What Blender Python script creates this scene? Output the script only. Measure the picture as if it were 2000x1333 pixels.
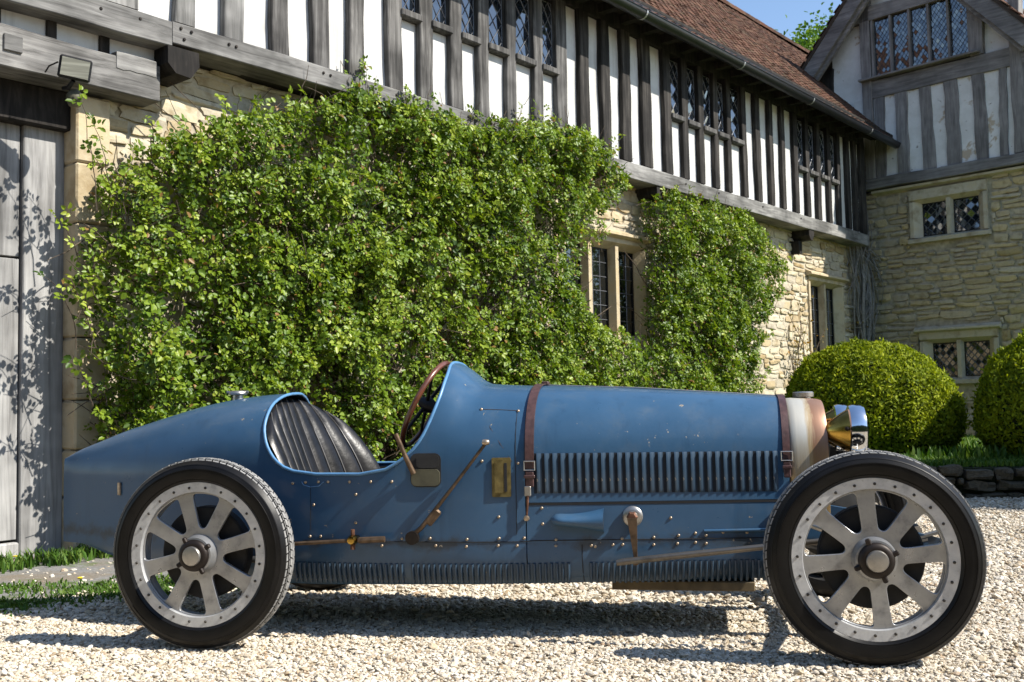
import bpy, bmesh, math, random
import numpy as np
from mathutils import Vector, Matrix

for o in list(bpy.data.objects):
    bpy.data.objects.remove(o, do_unlink=True)
SC = bpy.context.scene
COL = SC.collection
R_ = math.radians

# ------------------------------------------------------------------ camera
PITCH, ROLL, CAM_H = .0616, .0201, .8887
fw = Vector((0, math.cos(PITCH), math.sin(PITCH)))
rt = Vector((1, 0, 0))
up = rt.cross(fw)
c_, s_ = math.cos(ROLL), math.sin(ROLL)
rt, up = c_ * rt - s_ * up, s_ * rt + c_ * up
cam_d = bpy.data.cameras.new('camera')
cam = bpy.data.objects.new('camera', cam_d)
COL.objects.link(cam)
cam.matrix_world = Matrix(((rt.x, up.x, -fw.x, 0), (rt.y, up.y, -fw.y, 0), (rt.z, up.z, -fw.z, CAM_H), (0, 0, 0, 1)))
cam_d.lens = 36.0
cam_d.sensor_width = 36.0
cam_d.clip_start = .05
cam_d.clip_end = 2000
cam_d.dof.use_dof = True
cam_d.dof.focus_distance = 3.7
cam_d.dof.aperture_fstop = 11.0
SC.camera = cam

# ------------------------------------------------------------------ sky, sun, exposure
SUN_AZ, SUN_EL = R_(-18), R_(43.5)          # azimuth from +X towards +Y
wd_ = bpy.data.worlds.new('World')
SC.world = wd_
wd_.use_nodes = True
nt = wd_.node_tree
sky = nt.nodes.new('ShaderNodeTexSky')
sky.sky_type = 'NISHITA'
sky.sun_disc = False
sky.sun_elevation = SUN_EL
sky.sun_rotation = math.pi / 2 - SUN_AZ
sky.air_density = 1.0
sky.dust_density = .3
sky.ozone_density = 2.0
bg = nt.nodes['Background']
bg.inputs['Strength'].default_value = .125
nt.links.new(sky.outputs[0], bg.inputs['Color'])
sd = bpy.data.lights.new('sun', 'SUN')
sd.energy = 5.0
sd.angle = R_(.55)
sd.color = (1.0, .95, .86)
sun = bpy.data.objects.new('sun', sd)
COL.objects.link(sun)
S = Vector((math.cos(SUN_AZ) * math.cos(SUN_EL), math.sin(SUN_AZ) * math.cos(SUN_EL), math.sin(SUN_EL)))
sun.rotation_euler = (-S).to_track_quat('-Z', 'Y').to_euler()
sun.location = S * 30
vs = SC.view_settings
vs.view_transform = 'Standard'
vs.look = 'None'
vs.exposure = 0.8
vs.gamma = 1.0
vs.use_curve_mapping = False
SC.cycles.max_bounces = 5
SC.cycles.diffuse_bounces = 2
SC.cycles.glossy_bounces = 2
SC.cycles.transmission_bounces = 3
SC.cycles.transparent_max_bounces = 4
SC.cycles.caustics_reflective = False
SC.cycles.caustics_refractive = False

# ------------------------------------------------------------------ frames of the place
TH = .1816                                     # the car's heading, clockwise from +X
CAR0 = Vector((-1.06575, 4.47274, 0))          # ground point under the rear axle
AL = .6928                                     # the long wall runs at this angle from +Y
W0 = Vector((-2.86828, 6.38231, 0))            # wall foot by the door post
WD = Vector((math.sin(AL), math.cos(AL), 0))
WN = Vector((-math.cos(AL), math.sin(AL), 0))
BE = R_(44)
G0 = W0 + WD * 13.75                           # inner corner where the gabled wing starts
GD = Vector((math.sin(BE), -math.cos(BE), 0))
GN = Vector((math.cos(BE), math.sin(BE), 0))
def wall_pt(s, off, z): return W0 + WD * s + WN * off + Vector((0, 0, z))

# ------------------------------------------------------------------ helpers
def tag(o, label=None, cat=None, group=None, kind=None):
    if label: o['label'] = label
    if cat: o['category'] = cat
    if group: o['group'] = group
    if kind: o['kind'] = kind
    return o
def empty(name, loc, rz=0, label=None, cat=None, group=None):
    o = bpy.data.objects.new(name, None)
    COL.objects.link(o)
    o.location = loc
    o.rotation_euler = (0, 0, rz)
    o.empty_display_size = .2
    return tag(o, label, cat, group)
def link(name, me, parent=None, loc=(0, 0, 0), rot=None, scale=None):
    o = bpy.data.objects.new(name, me)
    COL.objects.link(o)
    o.parent = parent
    o.location = loc
    if rot is not None: o.rotation_euler = rot
    if scale is not None: o.scale = scale
    return o
def interp(xs, ys):
    xs = np.array(xs, float); ys = np.array(ys, float)
    d = np.diff(ys) / np.diff(xs)
    m = np.zeros(len(xs)); m[0] = d[0]; m[-1] = d[-1]
    for i in range(1, len(xs) - 1):
        m[i] = 0 if d[i - 1] * d[i] <= 0 else 2 * d[i - 1] * d[i] / (d[i - 1] + d[i])
    def f(x):
        x = min(max(x, xs[0]), xs[-1])
        i = min(max(int(np.searchsorted(xs, x) - 1), 0), len(xs) - 2)
        h = xs[i + 1] - xs[i]; t = (x - xs[i]) / h
        return float((2*t**3-3*t**2+1)*ys[i] + (t**3-2*t**2+t)*h*m[i] + (-2*t**3+3*t**2)*ys[i+1] + (t**3-t**2)*h*m[i+1])
    return f

class MB:
    """collects shapes into one mesh"""
    def __init__(s): s.v = []; s.f = []; s.mi = []; s.cm = 0
    def add(s, vs, fs):
        n = len(s.v)
        s.v += [tuple(p) for p in vs]
        for f in fs:
            s.f.append(tuple(i + n for i in f)); s.mi.append(s.cm)
        return s
    def box(s, c, d, rot=None, bev=0):
        hx, hy, hz = d[0] / 2, d[1] / 2, d[2] / 2
        if bev <= 0:
            vs = [Vector((x, y, z)) for x in (-hx, hx) for y in (-hy, hy) for z in (-hz, hz)]
            fs = [(0, 1, 3, 2), (4, 6, 7, 5), (0, 4, 5, 1), (2, 3, 7, 6), (0, 2, 6, 4), (1, 5, 7, 3)]
        else:
            b = min(bev, hx * .9, hy * .9, hz * .9)
            bm = bmesh.new()
            bmesh.ops.create_cube(bm, size=1)
            for v in bm.verts: v.co = Vector((v.co.x * d[0], v.co.y * d[1], v.co.z * d[2]))
            bmesh.ops.bevel(bm, geom=bm.edges[:], offset=b, segments=1, affect='EDGES')
            bm.verts.index_update()
            vs = [v.co.copy() for v in bm.verts]; fs = [tuple(v.index for v in f.verts) for f in bm.faces]
            bm.free()
        c = Vector(c)
        if rot is not None:
            vs = [rot @ p for p in vs]
        return s.add([p + c for p in vs], fs)
    def tube(s, pts, r, n=8, cap=True, closed=False):
        pts = [Vector(p) for p in pts]
        m = len(pts)
        rs = r if isinstance(r, (list, tuple)) else [r] * m
        vs = []; fs = []
        ref = None
        for i, p in enumerate(pts):
            a = pts[(i - 1) % m] if (closed or i > 0) else p
            b = pts[(i + 1) % m] if (closed or i < m - 1) else p
            t = (b - a).normalized()
            if ref is None:
                ref = t.cross(Vector((0, 0, 1)))
                if ref.length < .1: ref = t.cross(Vector((0, 1, 0)))
            u = (ref - t * ref.dot(t)).normalized(); w = t.cross(u); ref = u
            for k in range(n):
                a_ = 2 * math.pi * k / n
                vs.append(p + (u * math.cos(a_) + w * math.sin(a_)) * rs[i])
        for i in range(m if closed else m - 1):
            for k in range(n):
                j = (i + 1) % m
                fs.append((i * n + k, i * n + (k + 1) % n, j * n + (k + 1) % n, j * n + k))
        if cap and not closed:
            fs.append(tuple(range(n - 1, -1, -1))); fs.append(tuple((m - 1) * n + k for k in range(n)))
        return s.add(vs, fs)
    def lathe(s, prof, n=32, axis='y', c=(0, 0, 0), closed=False):
        """prof: (radius, position along the axis)"""
        vs = []; fs = []; m = len(prof); c = Vector(c)
        for k in range(n):
            a = 2 * math.pi * k / n; ca, sa = math.cos(a), math.sin(a)
            for (r, t) in prof:
                q = {'y': (r * ca, t, r * sa), 'z': (r * ca, r * sa, t), 'x': (t, r * ca, r * sa)}[axis]
                vs.append(Vector(q) + c)
        for k in range(n):
            k2 = (k + 1) % n
            for i in range(m if closed else m - 1):
                j = (i + 1) % m
                fs.append((k * m + i, k * m + j, k2 * m + j, k2 * m + i))
        return s.add(vs, fs)
    def prism(s, poly, d0, d1, plane='xz'):
        n = len(poly)
        def q(p, d): return {'xz': (p[0], d, p[1]), 'xy': (p[0], p[1], d), 'yz': (d, p[0], p[1])}[plane]
        vs = [q(p, d0) for p in poly] + [q(p, d1) for p in poly]
        fs = [tuple(range(n)), tuple(range(2 * n - 1, n - 1, -1))] + [(i, (i + 1) % n, n + (i + 1) % n, n + i) for i in range(n)]
        return s.add(vs, fs)
    def grid(s, rows, closed_u=False):
        m = len(rows[0]); n = len(rows)
        vs = [p for r in rows for p in r]
        fs = []
        for i in range(n - 1):
            for j in range(m if closed_u else m - 1):
                k = (j + 1) % m
                fs.append((i * m + j, i * m + k, (i + 1) * m + k, (i + 1) * m + j))
        return s.add(vs, fs)
    def mesh(s, name, mats, smooth=None):
        me = bpy.data.meshes.new(name)
        me.from_pydata([tuple(p) for p in s.v], [], s.f)
        bm = bmesh.new(); bm.from_mesh(me)
        for f, m in zip(bm.faces, s.mi): f.material_index = m
        bmesh.ops.remove_doubles(bm, verts=bm.verts, dist=1e-5)
        bmesh.ops.recalc_face_normals(bm, faces=bm.faces)
        bm.to_mesh(me); bm.free()
        for m in (mats if isinstance(mats, (list, tuple)) else [mats]): me.materials.append(m)
        if smooth is not None:
            me.polygons.foreach_set('use_smooth', [True] * len(me.polygons))
            me.set_sharp_from_angle(angle=R_(smooth))
        return me
    def build(s, name, mats, parent=None, smooth=None, loc=(0, 0, 0), rot=None):
        return link(name, s.mesh(name, mats, smooth), parent, loc, rot)

def np_mesh(name, V, F, mat, tint=None, smooth=False):
    """big meshes straight from numpy; F is (n, k) with k corners each; tint: one value per vertex"""
    me = bpy.data.meshes.new(name)
    V = np.ascontiguousarray(V, np.float32); F = np.ascontiguousarray(F, np.int32)
    n, k = F.shape
    me.vertices.add(len(V)); me.vertices.foreach_set('co', V.ravel())
    me.loops.add(n * k); me.loops.foreach_set('vertex_index', F.ravel())
    me.polygons.add(n)
    me.polygons.foreach_set('loop_start', np.arange(0, n * k, k, dtype=np.int32))
    me.polygons.foreach_set('loop_total', np.full(n, k, np.int32))
    if smooth: me.polygons.foreach_set('use_smooth', np.ones(n, bool))
    me.update(calc_edges=True)
    if tint is not None:
        a = me.attributes.new('tint', 'FLOAT', 'POINT')
        a.data.foreach_set('value', np.ascontiguousarray(tint, np.float32))
    me.materials.append(mat)
    return me

# ------------------------------------------------------------------ materials
class NT:
    def __init__(s, name):
        s.m = bpy.data.materials.new(name); s.m.use_nodes = True
        s.t = s.m.node_tree
        s.b = s.t.nodes['Principled BSDF']; s.out = s.t.nodes['Material Output']
    def n(s, typ, props=None, **inp):
        nd = s.t.nodes.new('ShaderNode' + typ)
        for k, v in (props or {}).items(): setattr(nd, k, v)
        for k, v in inp.items():
            key = int(k[1:]) if k[0] == 'i' and k[1:].isdigit() else k.replace('_', ' ')
            s.set(nd.inputs[key], v)
        return nd
    def set(s, sock, v):
        if isinstance(v, bpy.types.NodeSocket): s.t.links.new(v, sock)
        elif isinstance(v, bpy.types.Node): s.t.links.new(v.outputs[0], sock)
        else: sock.default_value = (*v, 1) if (hasattr(v, '__len__') and len(v) == 3 and sock.type == 'RGBA') else v
    def p(s, **inp):
        for k, v in inp.items(): s.set(s.b.inputs[k.replace('_', ' ')], v)
        return s
    def coord(s, scale=(1, 1, 1), kind='Object', rot=(0, 0, 0), jitter=False):
        tc = s.n('TexCoord')
        v = tc.outputs[kind]
        if jitter:
            oi = s.n('ObjectInfo')
            mu = s.n('Math', dict(operation='MULTIPLY'), i0=oi.outputs['Random'], i1=37.0)
            v = s.n('VectorMath', dict(operation='ADD'), i0=v, i1=mu.outputs[0]).outputs[0]
        return s.n('Mapping', Vector=v, Scale=scale, Rotation=rot).outputs[0]
    def noise(s, vec, scale=5., detail=4., rough=.55, dist=0.):
        return s.n('TexNoise', Vector=vec, Scale=scale, Detail=detail, Roughness=rough, Distortion=dist).outputs['Fac']
    def ramp(s, fac, stops, mode='LINEAR'):
        r = s.n('ValToRGB', Fac=fac)
        r.color_ramp.interpolation = mode
        e = r.color_ramp.elements
        while len(e) < len(stops): e.new(.5)
        for k, (pos, c) in enumerate(stops):
            e[k].position = pos; e[k].color = (*c, 1) if len(c) == 3 else c
        return r.outputs[0]
    def mix(s, fac, a, b, mode='MIX'):
        m = s.n('Mix', dict(data_type='RGBA', blend_type=mode))
        s.set(m.inputs[0], fac); s.set(m.inputs[6], a); s.set(m.inputs[7], b)
        return m.outputs[2]
    def math(s, op, a, b=0.):
        return s.n('Math', dict(operation=op), i0=a, i1=b).outputs[0]
    def bump(s, h, strength=.3, dist=.01):
        s.set(s.b.inputs['Normal'], s.n('Bump', Height=h, Strength=strength, Distance=dist).outputs[0])
        return s
    def rand(s): return s.n('ObjectInfo').outputs['Random']
    def attr(s, name='tint'): return s.n('Attribute', dict(attribute_name=name)).outputs['Fac']

def simple(name, col, rough=.6, metal=0., var=.15, scale=30., bump=0., **kw):
    t = NT(name)
    nz = t.noise(t.coord(), scale, 5)
    lo = tuple(c * (1 - var) for c in col); hi = tuple(min(1, c * (1 + var)) for c in col)
    t.p(Base_Color=t.ramp(nz, [(.3, lo), (.7, hi)]), Roughness=rough, Metallic=metal, **kw)
    if bump: t.bump(nz, bump)
    return t.m

def wood(name, lo, mid, hi, grain, rough=.85, blot=.5):
    """weathered oak: grain runs along the axis with the small number in `grain`"""
    t = NT(name)
    g = t.noise(t.coord(grain, jitter=True), 1., 6, .65, .6)
    b = t.noise(t.coord(jitter=True), 2.2, 3, .6)
    base = t.ramp(g, [(.28, lo), (.48, mid), (.72, hi)])
    dark = t.ramp(b, [(.38, (1 - blot,) * 3), (.62, (1, 1, 1))])
    rv = t.ramp(t.rand(), [(0, (.78, .78, .78)), (1, (1.0, .99, .97))])
    t.p(Base_Color=t.mix(1., t.mix(1., base, dark, 'MULTIPLY'), rv, 'MULTIPLY'), Roughness=rough, Specular_IOR_Level=.25)
    t.bump(g, .55, .006)
    return t.m

def stone_mat(name, cols, src, spots=.25, scale=9.):
    t = NT(name)
    f = t.rand() if src == 'obj' else t.attr()
    base = t.ramp(f, [(i / (len(cols) - 1), c) for i, c in enumerate(cols)])
    pos = t.n('NewGeometry').outputs['Position']
    n1 = t.noise(pos, scale, 5, .6)
    n2 = t.noise(pos, scale * 4.5, 4, .6)
    tint = t.ramp(n1, [(.3, (.66, .60, .52)), (.5, (1, 1, 1)), (.72, (1.0, .93, .80))])
    c = t.mix(1., base, tint, 'MULTIPLY')
    c = t.mix(t.ramp(n2, [(.56, (0, 0, 0)), (.72, (spots,) * 3)]), c, (.17, .14, .10))
    t.p(Base_Color=c, Roughness=.92, Specular_IOR_Level=.2)
    t.bump(t.math('ADD', n1, t.math('MULTIPLY', n2, .6)), .6, .012)
    return t.m

def leaf_mat(name, stops, gloss=.35, trans=.35, spec=.5):
    t = NT(name)
    col = t.ramp(t.attr(), stops)
    t.p(Base_Color=col, Roughness=gloss, Specular_IOR_Level=spec)
    tl = t.n('BsdfTranslucent', Color=t.mix(1., col, (1.0, 1.0, .45), 'MULTIPLY'))
    mx = t.n('MixShader', i0=trans, i1=t.b.outputs[0], i2=tl.outputs[0])
    t.t.links.new(mx.outputs[0], t.out.inputs['Surface'])
    return t.m

MAT = {}
# house
MAT['oak_grey_x'] = wood('oak_grey_x', (.085, .082, .078), (.235, .228, .218), (.38, .372, .355), (2.2, 26, 26), blot=.55)
MAT['oak_lintel'] = wood('oak_lintel', (.055, .052, .049), (.22, .212, .202), (.38, .37, .35), (2.6, 30, 34), blot=.55)
MAT['oak_stud'] = wood('oak_stud', (.026, .025, .024), (.105, .100, .096), (.27, .262, .252), (26, 26, 1.6), blot=.55)
MAT['oak_stud_pale'] = wood('oak_stud_pale', (.08, .078, .075), (.26, .255, .245), (.43, .42, .405), (26, 26, 1.6), blot=.5)
MAT['oak_black'] = wood('oak_black', (.010, .009, .008), (.032, .028, .025), (.11, .10, .09), (26, 26, 1.6), blot=.55)
MAT['oak_dark'] = wood('oak_dark', (.010, .009, .008), (.028, .024, .021), (.07, .06, .052), (18, 18, 3.0), blot=.4)
MAT['oak_gable'] = wood('oak_gable', (.13, .122, .120), (.245, .230, .224), (.37, .352, .342), (24, 24, 2.0), blot=.3)
MAT['oak_gable_x'] = wood('oak_gable_x', (.13, .122, .120), (.245, .230, .224), (.37, .352, .342), (2.0, 24, 24), blot=.35)
MAT['door'] = wood('door', (.15, .147, .144), (.33, .325, .32), (.50, .495, .485), (22, 22, 1.2), blot=.4)
def plaster(name, peel):
    t = NT(name)
    v = t.coord(jitter=True)
    n = t.noise(v, 3.5, 6, .65)
    c = t.ramp(n, [(.25, (.44, .43, .405)), (.6, (.57, .565, .55))])
    if peel:
        n2 = t.noise(v, 3.0, 7, .62, .3)
        c = t.mix(1., c, (1.25, 1.25, 1.25), 'MULTIPLY')
        c = t.mix(t.ramp(n2, [(.60, (0, 0, 0)), (.635, (1, 1, 1))]), c, (.46, .38, .29))
        n3 = t.noise(v, 9., 5, .6)
        c = t.mix(t.ramp(n3, [(.66, (0, 0, 0)), (.70, (.8, .8, .8))]), c, (.13, .11, .09))
    else:
        n2 = t.noise(t.coord((14, 14, 1.2), jitter=True), 1., 4, .6)
        c = t.mix(t.ramp(n2, [(.52, (0, 0, 0)), (.80, (.75, .75, .75))]), c, (.33, .315, .29))
    t.p(Base_Color=c, Roughness=.9, Specular_IOR_Level=.2)
    t.bump(n, .25, .01)
    return t.m
MAT['plaster'] = plaster('plaster', False)
MAT['plaster_worn'] = plaster('plaster_worn', True)
HONEY = [(.36, .27, .145), (.46, .38, .25), (.54, .48, .35), (.42, .37, .29), (.58, .52, .40), (.43, .33, .19)]
GREYH = [(.38, .30, .165), (.50, .415, .26), (.43, .37, .26), (.55, .44, .25), (.40, .345, .26), (.52, .455, .33)]
MAT['stone'] = stone_mat('stone', HONEY, 'obj')
MAT['stone_a'] = stone_mat('stone_a', HONEY, 'attr')
MAT['stone_g'] = stone_mat('stone_g', GREYH, 'obj', .4)
MAT['stone_ga'] = stone_mat('stone_ga', GREYH, 'attr', .4)
MAT['mortar'] = simple('mortar', (.43, .375, .28), .95, scale=14, var=.3, bump=.5)
MAT['mortar_g'] = simple('mortar_g', (.38, .335, .245), .95, scale=14, var=.35, bump=.5)
MAT['ashlar'] = stone_mat('ashlar', [(.46, .38, .25), (.50, .42, .29)], 'obj', .16, 5.)
MAT['ashlar_g'] = stone_mat('ashlar_g', [(.46, .41, .31), (.50, .45, .34)], 'obj', .15, 5.)
TILE = [(.055, .030, .021), (.095, .043, .028), (.040, .025, .019), (.125, .062, .040), (.070, .038, .027)]
def tile_mat(name, src):
    t = NT(name)
    f = t.rand() if src == 'obj' else t.attr()
    c = t.ramp(f, [(i / 4, q) for i, q in enumerate(TILE)])
    pos = t.n('NewGeometry').outputs['Position']
    n = t.noise(pos, 7., 6, .65)
    c = t.mix(t.ramp(n, [(.52, (0, 0, 0)), (.70, (.75, .75, .75))]), c, (.115, .095, .055))
    n2 = t.noise(pos, 22., 4, .6)
    c = t.mix(t.ramp(n2, [(.62, (0, 0, 0)), (.74, (.55, .55, .55))]), c, (.30, .235, .15))
    t.p(Base_Color=c, Roughness=.95, Specular_IOR_Level=.15)
    t.bump(n2, .4, .01)
    return t.m
MAT['tile'] = tile_mat('tile', 'obj')
MAT['tile_a'] = tile_mat('tile_a', 'attr')
MAT['roof_felt'] = simple('roof_felt', (.05, .035, .025), .95)
MAT['gutter'] = simple('gutter', (.012, .012, .014), .32, var=.2, scale=8)
MAT['bracket'] = simple('bracket', (.45, .45, .45), .45, .6)
MAT['lead'] = simple('lead', (.16, .165, .18), .5, .5)
MAT['iron'] = simple('iron', (.015, .015, .016), .5, .4)
def glass(name, col, rough, ior=1.5):
    t = NT(name)
    n = t.noise(t.coord(), 6., 2)
    t.p(Base_Color=col, Roughness=rough, IOR=ior, Specular_IOR_Level=.5 if ior > 2 else 1.0, Coat_Weight=.6, Coat_Roughness=.02)
    t.bump(n, .06, .02)
    return t.m
MAT['glass'] = glass('glass', (.010, .014, .020), .04, 2.3)
MAT['glass_dark'] = glass('glass_dark', (.006, .007, .007), .06)
MAT['room'] = simple('room', (.02, .018, .015), .9)
# plants
MAT['rose_leaf'] = leaf_mat('rose_leaf', [(0, (.036, .078, .007)), (.35, (.115, .192, .014)), (.72, (.215, .300, .024)), (.93, (.33, .39, .05)), (1., (.26, .15, .05))], .42, .34, .38)
MAT['box_leaf'] = leaf_mat('box_leaf', [(0, (.050, .085, .008)), (.4, (.185, .240, .012)), (.8, (.34, .39, .018)), (1., (.46, .48, .03))], .6, .34, .15)
MAT['tree_leaf'] = leaf_mat('tree_leaf', [(0, (.03, .08, .01)), (.5, (.08, .17, .02)), (1., (.17, .27, .04))], .5, .4, .3)
MAT['grass'] = leaf_mat('grass', [(0, (.03, .075, .010)), (.5, (.075, .16, .020)), (1., (.17, .24, .045))], .55, .35, .25)
MAT['dry_leaf'] = leaf_mat('dry_leaf', [(0, (.10, .09, .02)), (.6, (.22, .16, .03)), (1., (.33, .17, .03))], .6, .3, .2)
MAT['bark'] = simple('bark', (.085, .062, .042), .95, var=.4, scale=25, bump=.6)
MAT['bark_grey'] = simple('bark_grey', (.20, .185, .165), .95, var=.35, scale=25, bump=.6)
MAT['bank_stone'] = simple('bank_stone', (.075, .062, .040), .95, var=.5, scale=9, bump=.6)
MAT['leather_piping'] = simple('leather_piping', (.075, .072, .070), .32, var=.2)
MAT['lead_dark'] = simple('lead_dark', (.06, .065, .08), .5, .4)
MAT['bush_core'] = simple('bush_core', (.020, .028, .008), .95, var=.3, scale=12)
MAT['yellow'] = simple('yellow', (.75, .55, .02), .6)
# ground
def ground_mat():
    t = NT('gravel_bed')
    pos = t.n('NewGeometry').outputs['Position']
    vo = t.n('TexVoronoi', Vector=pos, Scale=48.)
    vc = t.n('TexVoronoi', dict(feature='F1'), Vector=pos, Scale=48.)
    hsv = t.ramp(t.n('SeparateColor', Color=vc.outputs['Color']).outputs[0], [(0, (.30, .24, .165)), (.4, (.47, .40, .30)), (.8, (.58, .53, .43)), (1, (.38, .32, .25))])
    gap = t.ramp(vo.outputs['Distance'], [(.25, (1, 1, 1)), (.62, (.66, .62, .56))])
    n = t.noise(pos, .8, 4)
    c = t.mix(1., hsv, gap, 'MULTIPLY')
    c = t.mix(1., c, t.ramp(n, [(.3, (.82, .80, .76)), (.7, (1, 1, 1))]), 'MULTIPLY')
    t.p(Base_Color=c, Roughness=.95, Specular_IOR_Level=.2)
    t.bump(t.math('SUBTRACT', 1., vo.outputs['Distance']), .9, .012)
    return t.m
MAT['gravel_bed'] = ground_mat()
def pebble_mat():
    t = NT('pebble')
    c = t.ramp(t.rand(), [(0, (.34, .26, .17)), (.10, (.52, .45, .34)), (.32, (.61, .54, .44)), (.62, (.67, .615, .52)), (.86, (.73, .69, .61)), (.96, (.44, .39, .33)), (1., (.50, .35, .22))])
    n = t.noise(t.coord(), 1.5, 3)
    c = t.mix(1., c, t.ramp(n, [(.3, (.78, .74, .68)), (.7, (1, 1, 1))]), 'MULTIPLY')
    t.p(Base_Color=c, Roughness=.85, Specular_IOR_Level=.25)
    return t.m
MAT['pebble'] = pebble_mat()
def tarmac_mat():
    t = NT('tarmac')
    pos = t.n('NewGeometry').outputs['Position']
    n = t.noise(pos, 60., 4, .7); n1 = t.noise(pos, 2.6, 5, .65)
    c = t.ramp(n, [(.3, (.12, .117, .11)), (.7, (.27, .262, .25))])
    c = t.mix(t.ramp(n1, [(.46, (0, 0, 0)), (.62, (.6, .6, .6))]), c, (.19, .145, .09))
    n3 = t.noise(pos, 4.2, 5, .7)
    c = t.mix(t.ramp(n3, [(.54, (0, 0, 0)), (.64, (.8, .8, .8))]), c, (.075, .12, .022))
    t.p(Base_Color=c, Roughness=.95, Specular_IOR_Level=.2); t.bump(n, .5, .01)
    return t.m
MAT['tarmac'] = tarmac_mat()
def lawn_mat():
    t = NT('lawn')
    pos = t.n('NewGeometry').outputs['Position']
    n = t.noise(pos, 3., 5); n2 = t.noise(pos, 70., 3)
    c = t.mix(1., t.ramp(n, [(.3, (.075, .135, .020)), (.7, (.13, .20, .035))]), t.ramp(n2, [(.3, (.6, .6, .6)), (.7, (1, 1, 1))]), 'MULTIPLY')
    t.p(Base_Color=c, Roughness=.95, Specular_IOR_Level=.15); t.bump(n2, .8, .03)
    return t.m
MAT['lawn'] = lawn_mat()
# car
def paint_mat():
    t = NT('blue_paint')
    v = t.coord()
    n = t.noise(v, 2.3, 5, .6); n2 = t.noise(v, 9., 6, .65); n3 = t.noise(v, 38., 3, .6)
    c = t.ramp(n, [(.3, (.027, .074, .142)), (.7, (.039, .096, .176))])
    c = t.mix(t.ramp(n2, [(.52, (0, 0, 0)), (.8, (.55, .55, .55))]), c, (.066, .105, .148))
    st = t.noise(t.coord((16, 16, 1.6)), 1., 4, .6)
    c = t.mix(t.ramp(st, [(.58, (0, 0, 0)), (.85, (.6, .6, .6))]), c, (.015, .040, .078))
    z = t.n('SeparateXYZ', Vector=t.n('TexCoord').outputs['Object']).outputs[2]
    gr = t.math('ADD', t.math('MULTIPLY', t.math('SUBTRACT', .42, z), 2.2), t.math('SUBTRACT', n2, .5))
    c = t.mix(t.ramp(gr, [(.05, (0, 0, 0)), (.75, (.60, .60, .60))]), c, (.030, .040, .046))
    # oily grime along the lapped seam
    sm = t.math('SUBTRACT', t.math('ADD', t.math('SUBTRACT', 1., t.math('MULTIPLY', t.math('ABSOLUTE', t.math('SUBTRACT', z, .366)), 22.)), t.math('MULTIPLY', t.math('SUBTRACT', n2, .5), 3.2)), .35)
    c = t.mix(t.ramp(sm, [(.1, (0, 0, 0)), (.8, (.7, .7, .7))]), c, (.026, .026, .024))
    # bare scuffs above the louvres
    xx = t.n('SeparateXYZ', Vector=t.n('TexCoord').outputs['Object']).outputs[0]
    zone = t.math('MULTIPLY', t.ramp(t.math('ABSOLUTE', t.math('SUBTRACT', z, .765)), [(.02, (1, 1, 1)), (.05, (0, 0, 0))]), t.ramp(t.math('ABSOLUTE', t.math('SUBTRACT', xx, 1.72)), [(.15, (1, 1, 1)), (.30, (0, 0, 0))]))
    sc = t.math('MULTIPLY', zone, t.ramp(t.noise(v, 60., 3, .6), [(.67, (0, 0, 0)), (.71, (1, 1, 1))]))
    c = t.mix(sc, c, (.36, .32, .26))
    chip = t.math('MULTIPLY', t.ramp(n3, [(.700, (0, 0, 0)), (.715, (1, 1, 1))]), t.ramp(n2, [(.5, (0, 0, 0)), (.56, (1, 1, 1))]))
    c = t.mix(chip, c, (.30, .25, .18))
    t.p(Base_Color=c, Roughness=t.ramp(n2, [(.3, (.26,) * 3), (.75, (.50,) * 3)]), Specular_IOR_Level=.34, Coat_Weight=.28, Coat_Roughness=.12)
    t.bump(t.math('ADD', n, t.math('MULTIPLY', n2, .12)), .10, .03)
    return t.m
MAT['paint'] = paint_mat()
MAT['paint_edge'] = simple('paint_edge', (.09, .22, .40), .35, var=.15)
MAT['rubber'] = simple('rubber', (.0060, .0055, .0052), .40, var=.5, scale=12, bump=.08, Specular_IOR_Level=.24)
MAT['tread'] = simple('tread', (.24, .235, .225), .85, var=.3, scale=40, bump=.3)
def alu_mat(name, col, r0, r1, metal=.9):
    t = NT(name)
    v = t.coord()
    n = t.noise(v, 14., 6, .65); n2 = t.noise(v, 70., 4, .7)
    c = t.ramp(n, [(.30, tuple(q * .55 for q in col)), (.46, tuple(q * .9 for q in col)), (.75, tuple(min(1, q * 1.15) for q in col))])
    c = t.mix(t.ramp(n2, [(.60, (0, 0, 0)), (.8, (.5, .5, .5))]), c, (.12, .10, .08))
    t.p(Base_Color=c, Metallic=metal, Roughness=t.ramp(n, [(.3, (r1,) * 3), (.7, (r0,) * 3)]))
    t.bump(n2, .12, .003)
    return t.m
MAT['alu'] = alu_mat('alu', (.37, .372, .375), .24, .42, .65)
MAT['alu_ring'] = alu_mat('alu_ring', (.56, .565, .57), .34, .5, .45)
MAT['chrome'] = simple('chrome', (.78, .80, .83), .10, 1., var=.05)
MAT['steel'] = alu_mat('steel', (.42, .40, .37), .3, .5)
MAT['rust'] = simple('rust', (.13, .060, .035), .6, .5, var=.5, scale=30, bump=.3)
MAT['bronze_rod'] = simple('bronze_rod', (.115, .075, .045), .5, .6, var=.5, scale=26, bump=.2)
MAT['dark_nut'] = simple('dark_nut', (.020, .014, .011), .5, .5, var=.4)
MAT['bolt'] = simple('bolt', (.05, .045, .04), .5, .6, var=.3)
MAT['rivet'] = simple('rivet', (.42, .33, .24), .4, .8, var=.4, scale=60)
MAT['brass'] = simple('brass', (.40, .25, .055), .20, 1., var=.35, scale=12)
MAT['brass_old'] = simple('brass_old', (.16, .125, .045), .5, .6, var=.4, scale=30, bump=.3)
MAT['olive'] = simple('olive', (.085, .080, .050), .6, .2, var=.3, scale=18)
MAT['louvre_slot'] = simple('louvre_slot', (.007, .012, .020), .8)
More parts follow.
